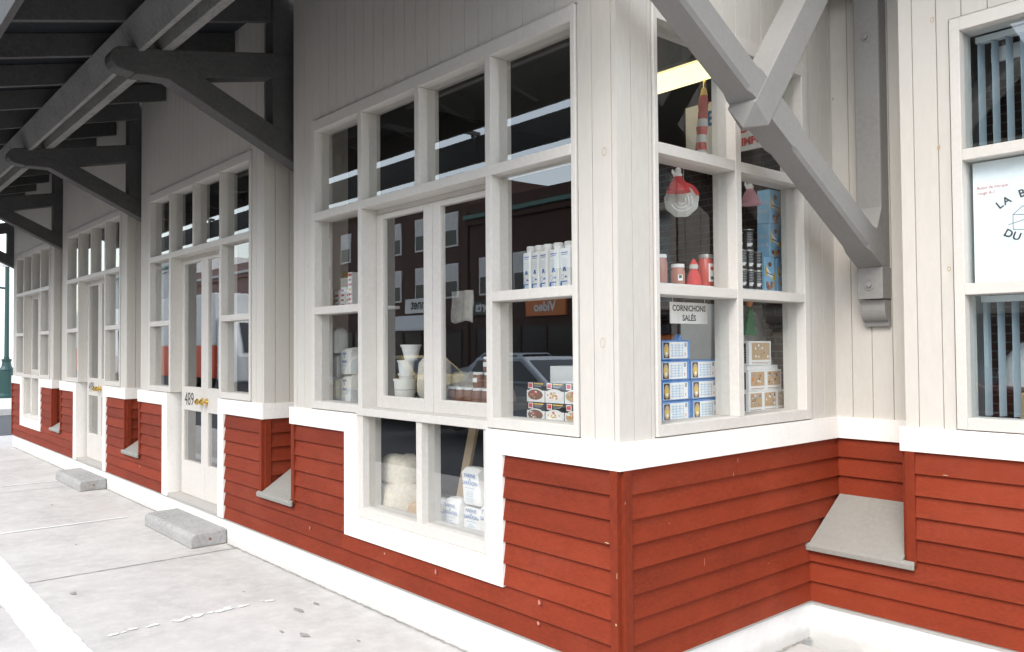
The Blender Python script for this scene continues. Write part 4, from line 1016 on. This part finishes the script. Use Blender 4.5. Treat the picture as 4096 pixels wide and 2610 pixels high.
for i in range(9):
    z0, z1 = 3.10 - .046 * i, 3.10 - .046 * (i + 1)
    b.lathe((-.478 - .002 * i, 1.297 - .002 * i, z1), [(rr[i + 1], 0), (rr[i], z0 - z1)], 'yellow' if i == 0 else ('redp' if i in (1, 2, 3, 5, 7) else 'white'), 12)
b.build('folded_cloth', o, smooth=True)
o = empty('ceiling_lamp', (-.66, 1.26, 3.2)); tag(o, 'lit yellowish fluorescent strip lamp under the ceiling of the end window', 'lamp')
b = MB(); b.box(-.90, -.42, 1.215, 1.325, 3.150, 3.240, 'lamp'); b.build('diffuser', o, .018)
b = MB(); b.box(-.92, -.44, 1.205, 1.335, 3.241, 3.262, 'metal'); b.tube([(-.6, 1.27, 3.262), (-.6, 1.27, 3.62)], .006, 'metal', 6); b.tube([(-.85, 1.27, 3.262), (-.85, 1.27, 3.62)], .006, 'metal', 6); b.build('housing', o)
# things standing deeper in the shop
o = empty('counter_cabinet', (-1.2, 1.9, .24)); tag(o, 'orange brown wooden cabinet with a dark top seen past the hanging sign', 'cabinet')
b = MB(); b.box(-2.0, -.97, 1.82, 2.4, .24, 1.68, 'orange'); b.build('carcass', o, .004); b = MB(); b.box(-2.05, -.94, 1.79, 2.45, 1.68, 1.75, 'black'); b.build('worktop', o, .004)
b = MB(); b.box(-.92, -.68, 1.62, 2.2, .24, 1.86, 'inwhite'); simple(b, 'white_cooler', 'white upright cooler cabinet beside the orange brown cabinet', 'cooler', bevel=.01)
for k in range(4):
    for j in range(2):
        zz, yy = 1.50 + .0945 * k, .385 + .075 * j; b = MB()
        b.lathe((-.48, yy, zz), [(.026, 0), (.027, .004), (.027, .058), (.010, .074), (.009, .086), (.011, .087), (.011, .094)], 'darkglass', 16)
        ob = simple(b, 'dark_bottle', ['bottom', 'second', 'third', 'top'][k] + ' row ' + ['left', 'right'][j] + ' dark glass bottle left of the hanging sign', 'bottle', 'dark glass bottles in the end window', smooth=True)
        p_ = MB(); p_.lathe((-.48, yy, zz), [(.0274, .016), (.0274, .044)], 'paper', 16); p_.build('label_band', ob)
b = MB(); b.box(-.75, -.43, .30, .50, 1.20, 1.499, 'inwhite'); simple(b, 'bottle_stand', 'white box under the dark glass bottles', 'stand', bevel=.004)

# ------------------------------------------------------------------ butcher window of the right wing
o = empty('butcher_sign', (1.24, WY + .07, 1.89)); tag(o, 'white butcher sign panel with black arched lettering in the right window', 'sign')
b = MB(); b.box(.85, 1.632, WY + .070, WY + .076, 1.892, 2.468, 'paper'); b.build('panel', o)
p = MB(); F = Frame((0, WY + .0695, 0), (1, 0, 0), (0, -1, 0)); cx, cz, cr = 1.145, 1.985, .315
for i, ch in enumerate('LA BOUCHERIE'):
    a = R_(90 + 33 - 6.0 * i); text_mesh(p, F, ch, cx + cr * math.cos(a), .0004, cz + cr * math.sin(a) - .01, .050, 'black', 'CENTER', rot=a - math.pi / 2, bold=.0012)
for i, ch in enumerate('DU MARCHÉ'):
    a = R_(270 - 29 + 7.2 * i); text_mesh(p, F, ch, cx + cr * math.cos(a), .0004, cz + .405 + cr * math.sin(a) - .015, .050, 'black', 'CENTER', rot=a + math.pi / 2, bold=.0012)
text_mesh(p, F, 'Boeuf de marque', .868, .0004, 2.338, .021, 'redp', sx=.92); text_mesh(p, F, 'rouge A-1', .868, .0004, 2.312, .021, 'redp', sx=.92)
# chopping block and cleaver drawing
for (a0, z0, a1, z1) in ((1.02, 2.13, 1.02, 2.20), (1.02, 2.20, 1.06, 2.235), (1.06, 2.235, 1.16, 2.225), (1.02, 2.13, 1.16, 2.12), (1.02, 2.20, 1.14, 2.19), (1.0, 2.155, 1.12, 2.185)):
    d_ = Vector((a1 - a0, z1 - z0)).normalized() * .0025; n_ = (-d_.y, d_.x)
    p.face([F(a0 - n_[0] * .5, .0005, z0 - n_[1] * .5), F(a1 - n_[0] * .5, .0005, z1 - n_[1] * .5), F(a1 + n_[0] * .5, .0005, z1 + n_[1] * .5), F(a0 + n_[0] * .5, .0005, z0 + n_[1] * .5)], 'black')
p.build('lettering', o)
def blinds(z0, z1, label, name='vertical_blind'):
    o = empty(name, (1.2, WY + .16, z0)); tag(o, label, 'blind', 'vertical blinds in the right window')
    for i in range(12):
        x = .868 + .062 * i; s = MB(); a = R_(76); dx, dy = .030 * math.cos(a), .026 * math.sin(a)
        s.hexa([(x - dx, WY + .16 - dy, z0), (x + dx, WY + .16 + dy, z0), (x + dx + .0015, WY + .16 + dy, z0), (x - dx + .0015, WY + .16 - dy, z0), (x - dx, WY + .16 - dy, z1), (x + dx, WY + .16 + dy, z1), (x + dx + .0015, WY + .16 + dy, z1), (x - dx + .0015, WY + .16 - dy, z1)], 'slat'); s.build('slat', o)
    b = MB(); b.box(.85, 1.64, WY + .14, WY + .18, z1, z1 + .03, 'inwhite'); b.build('head_rail', o)
M['slat'] = plain('blue_grey_blind_slat', (.30, .35, .38), .4)
blinds(2.535, 3.07, 'half open vertical blind in the top pane of the right window')
blinds(1.25, 1.80, 'half open vertical blind in the bottom pane of the right window')
b = MB(); b.box(.885, 1.62, WY + .24, WY + .26, 2.99, 3.06, 'paper'); simple(b, 'paper_strip', 'white strip across the top of the right window', 'strip')
o = empty('wrapped_bundle', (1.08, WY + .40, 1.0)); tag(o, 'white plastic wrapped bundle on a tan carton behind the lower blind', 'bundle')
b = MB(); n = 18; kk = b.mi('paper'); rr = random.Random(9)
prof = [(.55, 0), (.95, .10), (1.0, .35), (.85, .65), (.55, .88), (.15, 1)]
for s_, t in prof:
    for j in range(n): a = 2 * math.pi * j / n; q = .20 * s_ * (1 + .06 * math.sin(4 * a + 5 * t) + rr.uniform(-.02, .02)); b.v.append((1.04 + q * math.cos(a), WY + .40 + q * .7 * math.sin(a), 1.36 + .27 * t))
for q in range(len(prof) - 1):
    for j in range(n): b.f.append((q * n + j, q * n + (j + 1) % n, (q + 1) * n + (j + 1) % n, (q + 1) * n + j)); b.m.append(kk)
b.build('wrapping', o, smooth=True); b = MB(); b.box(.97, 1.30, WY + .26, WY + .56, 1.0, 1.36, 'tan'); b.build('carton', o, .004)

# ------------------------------------------------------------------ posters behind the door glass
def poster(x, y, z0, z1, w, bands, label, cat='poster'):
    o = empty('poster', (x, y, z0)); tag(o, label, cat)
    b = MB(); b.box(x - w / 2, x + w / 2, y, y + .003, z0, z1, 'paper'); b.build('sheet', o)
    p = MB(); F = Frame((x, y, 0), (1, 0, 0), (0, -1, 0))
    for a0, a1, q0, q1, m_ in bands: p.fbox(F, -w / 2 + a0 * w, -w / 2 + a1 * w, 0, .001, z0 + q0 * (z1 - z0), z0 + q1 * (z1 - z0), m_)
    p.build('print', o); return o
poster(-4.83, .155, 1.255, 1.80, .16, [(.1, .9, .60, .63, 'redp'), (.2, .8, .72, .75, 'jarpink'), (.3, .8, .66, .69, 'jarpink'), (.2, .85, .46, .50, 'jarpink'), (.35, .7, .33, .37, 'jarpink'), (.2, .85, .18, .22, 'jarpink')], 'white opening hours sheet with red lines in the nearer door')
poster(-4.80, .155, .62, 1.0, .14, [(.1, .9, .8, .86, 'ltblue'), (.1, .8, .4, .5, 'grey'), (.1, .9, .1, .3, 'grey')], 'white notice in the bottom glass of the nearer door')
poster(-4.06, .30, 1.25, 1.66, .44, [(0, 1, .90, 1.0, 'blue'), (0, 1, .80, .87, 'pink'), (0, 1, .72, .77, 'blue'), (.1, .9, .5, .54, 'ltblue'), (.1, .7, .42, .45, 'ltblue'), (0, .5, .02, .3, 'redp')], 'blue banded ice poster in the window right of the nearer door')
o = empty('open_sign', (-4.02, .22, 2.2)); tag(o, 'black sign with yellow letters OUVERT right of the nearer door', 'sign')
b = MB(); b.box(-4.10, -3.93, .22, .226, 2.02, 2.26, 'black'); b.build('board', o)
p = MB(); F = Frame((-4.015, .2195, 0), (1, 0, 0), (0, -1, 0)); text_mesh(p, F, 'OU', 0, .0004, 2.15, .085, 'yellow', 'CENTER', bold=.003); text_mesh(p, F, 'VERT', 0, .0004, 2.045, .07, 'yellow', 'CENTER', sx=.85, bold=.003); p.build('lettering', o)
poster(-7.55, .17, 1.25, 1.80, .30, [(.05, .95, .55, .62, 'redp'), (.2, .8, .72, .76, 'jarpink'), (.05, .95, .0, .32, 'redp')], 'white and red sheet in the window right of the farther door')
poster(-9.55, .17, 1.25, 1.75, .30, [(.05, .95, .30, .36, 'redp'), (.2, .8, .72, .76, 'jarpink'), (.2, .8, .52, .56, 'jarpink')], 'white sheet in the window left of the farther door')
# pale curtain in the far low window
o = empty('pale_curtain', (-12.0, .2, .55)); b = MB(); n = 40
for i in range(n):
    x0, x1 = -12.75 + 1.5 * i / n, -12.75 + 1.5 * (i + 1) / n; y0, y1 = .19 + .02 * math.sin(i * 1.3), .19 + .02 * math.sin((i + 1) * 1.3)
    b.face([(x0, y0, .55), (x1, y1, .55), (x1, y1, 1.17), (x0, y0, 1.17)], 'paper')
b.build('fabric', o, smooth=True); b = MB(); b.tube([(-12.8, .19, 1.172), (-11.2, .19, 1.172)], .008, 'white', 6); b.build('rod', o); tag(o, 'pale gathered curtain in the low window of the farthest bay', 'curtain')

# ------------------------------------------------------------------ street beyond the far end
o = empty('street_lamp', (-29.6, 2.5, .02)); tag(o, 'dark green cast iron street lamp at the far corner', 'street lamp')
b = MB(); b.lathe((-29.6, 2.5, .02), [(.30, 0), (.30, .08), (.22, .16), (.20, .9), (.22, .95), (.15, 1.06), (.13, 1.2), (.15, 1.25), (.15, 1.3)], 'green', 14); b.build('base', o)
b = MB(); b.lathe((-29.6, 2.5, 1.32), [(.085, 0), (.085, .05), (.072, .1), (.06, 3.4), (.08, 3.42), (.08, 3.5), (.05, 3.55)], 'green', 14); b.build('pole', o, smooth=True)
b = MB(); pts = [(-29.6 - .0, 2.5 - .07 - .55 * math.sin(R_(a)), 3.7 + .5 * (1 - math.cos(R_(a)))) for a in range(0, 181, 15)]; b.tube(pts, .035, 'green', 8); b.build('scroll_arm', o, smooth=True)
b = MB(); b.lathe((-29.6, 2.43, 4.42), [(.10, 0), (.22, .12), (.24, .34), (.10, .42)], 'white', 16); b.build('lantern', o, smooth=True)

def facade(x0, x1, yf, yb, h, wallm, label, rows, cornice='cornice', face=1, shop=True, name='street_building'):
    """a building whose street front lies at y = yf and faces +y (face=1)"""
    o = empty(name, ((x0 + x1) / 2, yf, 0)); tag(o, label, 'building')
    b = MB(); b.box(x0, x1, min(yf, yb), max(yf, yb), -.2, h, wallm); b.build('wall', o)
    n = face
    if cornice:
        c = MB(); c.box(x0 - .1, x1 + .1, yf + .001 * n, yf + .35 * n, h - .75, h - .58, cornice); c.box(x0 - .05, x1 + .05, yf + .001 * n, yf + .2 * n, h - 1.0, h - .76, wallm); c.build('cornice', o)
    pitch = 2.1; k = int((x1 - x0 - 1) / pitch)
    for r_, (z0, z1) in enumerate(rows):
        for i in range(k):
            xc = x0 + (x1 - x0) * (i + .5) / k; w_ = MB()
            w_.box(xc - .55, xc + .55, yf + .001 * n, yf + .06 * n, z0, z1, 'paper'); wo = w_.build('window', o)
            g_ = MB(); g_.box(xc - .47, xc + .47, yf + .0605 * n, yf + .075 * n, z0 + .08, (z0 + z1) / 2 - .03, 'shop'); g_.box(xc - .47, xc + .47, yf + .0605 * n, yf + .07 * n, (z0 + z1) / 2 + .03, z1 - .08, 'stuccow'); g_.build('pane', wo)
    if shop:
        s = MB(); s.box(x0 + .4, x1 - .4, yf + .001 * n, yf + .08 * n, .3, 2.45, 'shop'); so = s.build('shopfront', o)
        q = MB()
        for i in range(int((x1 - x0) / 1.6)): q.box(x0 + .4 + 1.6 * i, x0 + .5 + 1.6 * i, yf + .081 * n, yf + .13 * n, 0, 2.45, wallm)
        q.build('mullion', so)
    return o
facade(-27, -12, -20, -30, 8.1, 'brickout', 'dark red brick shop building with a green cornice across the street', [(3.9, 5.6)])
facade(-44, -27.2, -20, -30, 9.6, 'brickout', 'taller dark brick building left of the green corniced one', [(3.9, 5.5), (6.3, 7.9)], 'stucco')
facade(-62, -44.2, -20, -30, 7.5, 'brickpink', 'pinkish brick building farther along the street', [(3.9, 5.5)], 'stuccow')
facade(-11.8, 6, -20, -30, 8.6, 'stucco', 'pale stucco building facing the right wing across the street', [(3.9, 5.6)])
facade(6.2, 24, -20, -30, 7.4, 'brickout', 'brick building at the right end of the street row', [(3.9, 5.6)])
facade(-95, -62.2, -20, -30, 9, 'stuccow', 'white building at the far left of the street row', [(3.9, 5.5)])
o = facade(-60, -52, 1.0, 16, 6.5, 'stuccow', 'white low building beyond the street lamp', [(1.2, 2.8)], 'brickpink', -1, False)
def street_sign(x0, x1, z0, z1, m_, txt, tm, label, size, y=-19.85):
    o = empty('shop_sign', ((x0 + x1) / 2, y, z0)); tag(o, label, 'sign')
    b = MB(); b.box(x0, x1, y - .13, y, z0, z1, m_); b.build('board', o, .01)
    p = MB(); F = Frame((x1, y + .001, 0), (-1, 0, 0), (0, 1, 0)); text_mesh(p, F, txt, (x1 - x0) / 2, .004, z0 + (z1 - z0) * .28, size, tm, 'CENTER', bold=.02); p.build('lettering', o)
street_sign(-22.95, -20.6, 2.85, 3.55, 'orange', 'Video', 'white', 'orange shop sign on the green corniced brick building', .55)
street_sign(-32.1, -29.1, 3.3, 4.0, 'paper', 'Bonnet', 'black', 'white shop sign reading Bonnet across the street', .66)
street_sign(-26.9, -24.4, 3.0, 3.65, 'shop', 'Sports', 'white', 'black shop sign with white lettering across the street', .62)
street_sign(-50, -46, 3.0, 4.2, 'paper', 'TAPIS', 'black', 'white shop sign on the pinkish brick building', .7)
o = empty('shop_awning', (-31, -19.5, 2.3)); tag(o, 'white cloth awning under the Bonnet sign', 'awning')
b = MB(); b.prism([(-19.97, 3.2), (-18.7, 2.5), (-18.7, 2.4), (-19.97, 3.1)], lambda p, k: (-33.2 if k == 0 else -28.9, p[0], p[1]), 'paper'); b.build('cloth', o)
b = MB(); b.tube([(-33.1, -19.97, 2.4), (-33.1, -18.72, 2.46)], .02, 'metal', 6); b.tube([(-29.0, -19.97, 2.4), (-29.0, -18.72, 2.46)], .02, 'metal', 6); b.build('bracket_arm', o)

def car(x, y, paint, label, ang=0, wagon=False):
    o = empty('parked_car', (x, y, 0)); tag(o, label, 'car', 'cars parked across the street')
    ca, sa = math.cos(ang), math.sin(ang)
    T = lambda px, py, pz: (x + px * ca - py * sa, y + px * sa + py * ca, pz)
    side = [(-2.2, .35), (-2.25, .55), (-2.2, .80), (-1.55, .92), (1.0, .95), (2.05, .82), (2.2, .6), (2.15, .35)]
    b = MB(); k = b.mi(paint); secs = [(-.78, .92), (-.86, 1.0), (.86, 1.0), (.78, .92)]
    n = len(side); 
    for w_, s_ in ((-.80, .96), (-.87, 1), (.87, 1), (.80, .96)):
        b.v += [T(px * s_, w_, .35 + (pz - .35) * (1 if abs(w_) > .82 else 1.02)) for px, pz in side]
    for q in range(3):
        for j in range(n): b.f.append((q * n + j, q * n + (j + 1) % n, (q + 1) * n + (j + 1) % n, (q + 1) * n + j)); b.m.append(k)
    b.f.append(tuple(range(n))); b.m.append(k); b.f.append(tuple(3 * n + j for j in range(n))); b.m.append(k)
    b.build('body', o, .05, seg=3)
    bk = -2.0 if wagon else -1.55
    cab = [(bk, .93), (bk + .35, 1.40), (.30, 1.42), (1.05, .94)]
    c = MB(); c.prism(cab, lambda p, s_: T(p[0], (-.74 if s_ == 0 else .74) * (1 if p[1] < 1 else .86), p[1]), paint); co = c.build('cabin', o, .04, seg=3)
    g_ = MB()
    for s_ in (-1, 1):
        for a0, a1, b0, b1 in ((bk + .20, -.50, bk + .45, -.50), (-.42, .84, -.42, .28)):
            g_.face([T(a0, s_ * .745, .99), T(a1, s_ * .745, .99), T(b1, s_ * .672, 1.345), T(b0, s_ * .672, 1.345)], 'carglass')
    g_.face([T(.98, -.62, .995), T(.98, .62, .995), T(.40, .56, 1.36), T(.40, -.56, 1.36)], 'carglass'); g_.face([T(bk + .02, -.62, .995), T(bk + .02, .62, .995), T(bk + .30, .56, 1.36), T(bk + .30, -.56, 1.36)], 'carglass')
    g_.build('car_window', o)
    for px in (-1.35, 1.38):
        for s_ in (-1, 1):
            w_ = MB(); i0 = 20; prof = [(.30, -.09), (.32, -.06), (.32, .06), (.30, .09)]
            kk = w_.mi('tyre')
            for r_, h_ in prof:
                for j in range(i0): a = 2 * math.pi * j / i0; w_.v.append(T(px + r_ * math.cos(a), s_ * .80 + h_, .32 + r_ * math.sin(a)))
            for q in range(3):
                for j in range(i0): w_.f.append((q * i0 + j, q * i0 + (j + 1) % i0, (q + 1) * i0 + (j + 1) % i0, (q + 1) * i0 + j)); w_.m.append(kk)
            w_.f.append(tuple(range(i0))); w_.m.append(kk); w_.f.append(tuple(3 * i0 + j for j in range(i0))); w_.m.append(kk)
            wo = w_.build('wheel', o)
            h_ = MB(); h_.face([T(px + .19 * math.cos(2 * math.pi * j / 16), s_ * .895, .32 + .19 * math.sin(2 * math.pi * j / 16)) for j in range(16)], 'chrome'); h_.build('hub_cap', wo)
    u = MB()
    for s_ in (-1, 1): u.hexa([T(px, s_ * (.873 + e), pz) for pz in (.60, .63) for px, e in ((-2.1, 0), (2.1, 0), (2.1, .012), (-2.1, .012))], 'chrome')
    u.build('side_trim', o)
    for px, m_ in ((2.2, 'white'), (-2.24, 'redp')):
        for s_ in (-1, 1):
            l = MB(); l.hexa([T(px + e, s_ * .62 + d_, pz) for pz in (.58, .72) for e, d_ in ((-.05, -.15), (.03, -.15), (.03, .15), (-.05, .15))], m_); l.build('headlight' if px > 0 else 'tail_light', o)
car(-8.9, -7.6, 'carw', 'pale blue parked car across the paving from the nearest bay')
car(-14.0, -8.2, 'cart', 'tan parked car behind the pale blue one', 0, True)
car(-3.2, -7.9, 'carr', 'dark red parked car facing the right wing')
car(-9.6, -14.6, 'carr', 'dark red car parked at the opposite kerb', math.pi)
car(-18.5, -14.8, 'carw', 'pale blue car parked at the opposite kerb', math.pi, True)
o = empty('delivery_truck', (-25, -8.6, 0)); tag(o, 'nearer white delivery truck with a red lower half in the street', 'truck', 'delivery trucks in the street')
b = MB(); b.box(-30.2, -21.4, -9.8, -7.5, 1.72, 3.5, 'white'); b.build('cargo_box', o, .04)
b = MB(); b.box(-30.2, -21.4, -9.82, -7.48, .62, 1.718, 'truckred'); b.build('red_skirt', o, .02)
b = MB(); b.prism([(-21.35, .55), (-19.3, .55), (-19.3, 1.35), (-19.9, 2.6), (-21.35, 2.7)], lambda p, k: (p[0], -9.75 if k == 0 else -7.55, p[1]), 'white'); b.build('cab', o, .08, seg=3)
b = MB()
for y in (-9.755, -7.545): b.face([(-20.9, y, 1.5), (-19.55, y, 1.5), (-19.95, y, 2.35), (-20.9, y, 2.4)], 'carglass')
b.face([(-19.32, -9.5, 1.5), (-19.32, -7.8, 1.5), (-19.80, -7.85, 2.45), (-19.80, -9.45, 2.45)], 'carglass'); b.build('cab_window', o)
for x in (-20.4, -27.6, -28.7):
    for y in (-9.65, -7.65):
        w_ = MB(); w_.lathe((x, y, .48), [(.44, -.14), (.48, -.1), (.48, .1), (.44, .14)], 'tyre', 22, 'y'); wo = w_.build('wheel', o, smooth=True)
        h_ = MB(); h_.lathe((x, y, .48), [(.24, -.145), (.24, .145)], 'chrome', 16, 'y'); h_.build('rim', wo)

o.location.x -= 3.5
o2 = copy_tree(o); o2.location = (-42, -8.6, 0); tag(o2, 'farther white delivery truck with a red lower half in the street', 'truck', 'delivery trucks in the street')
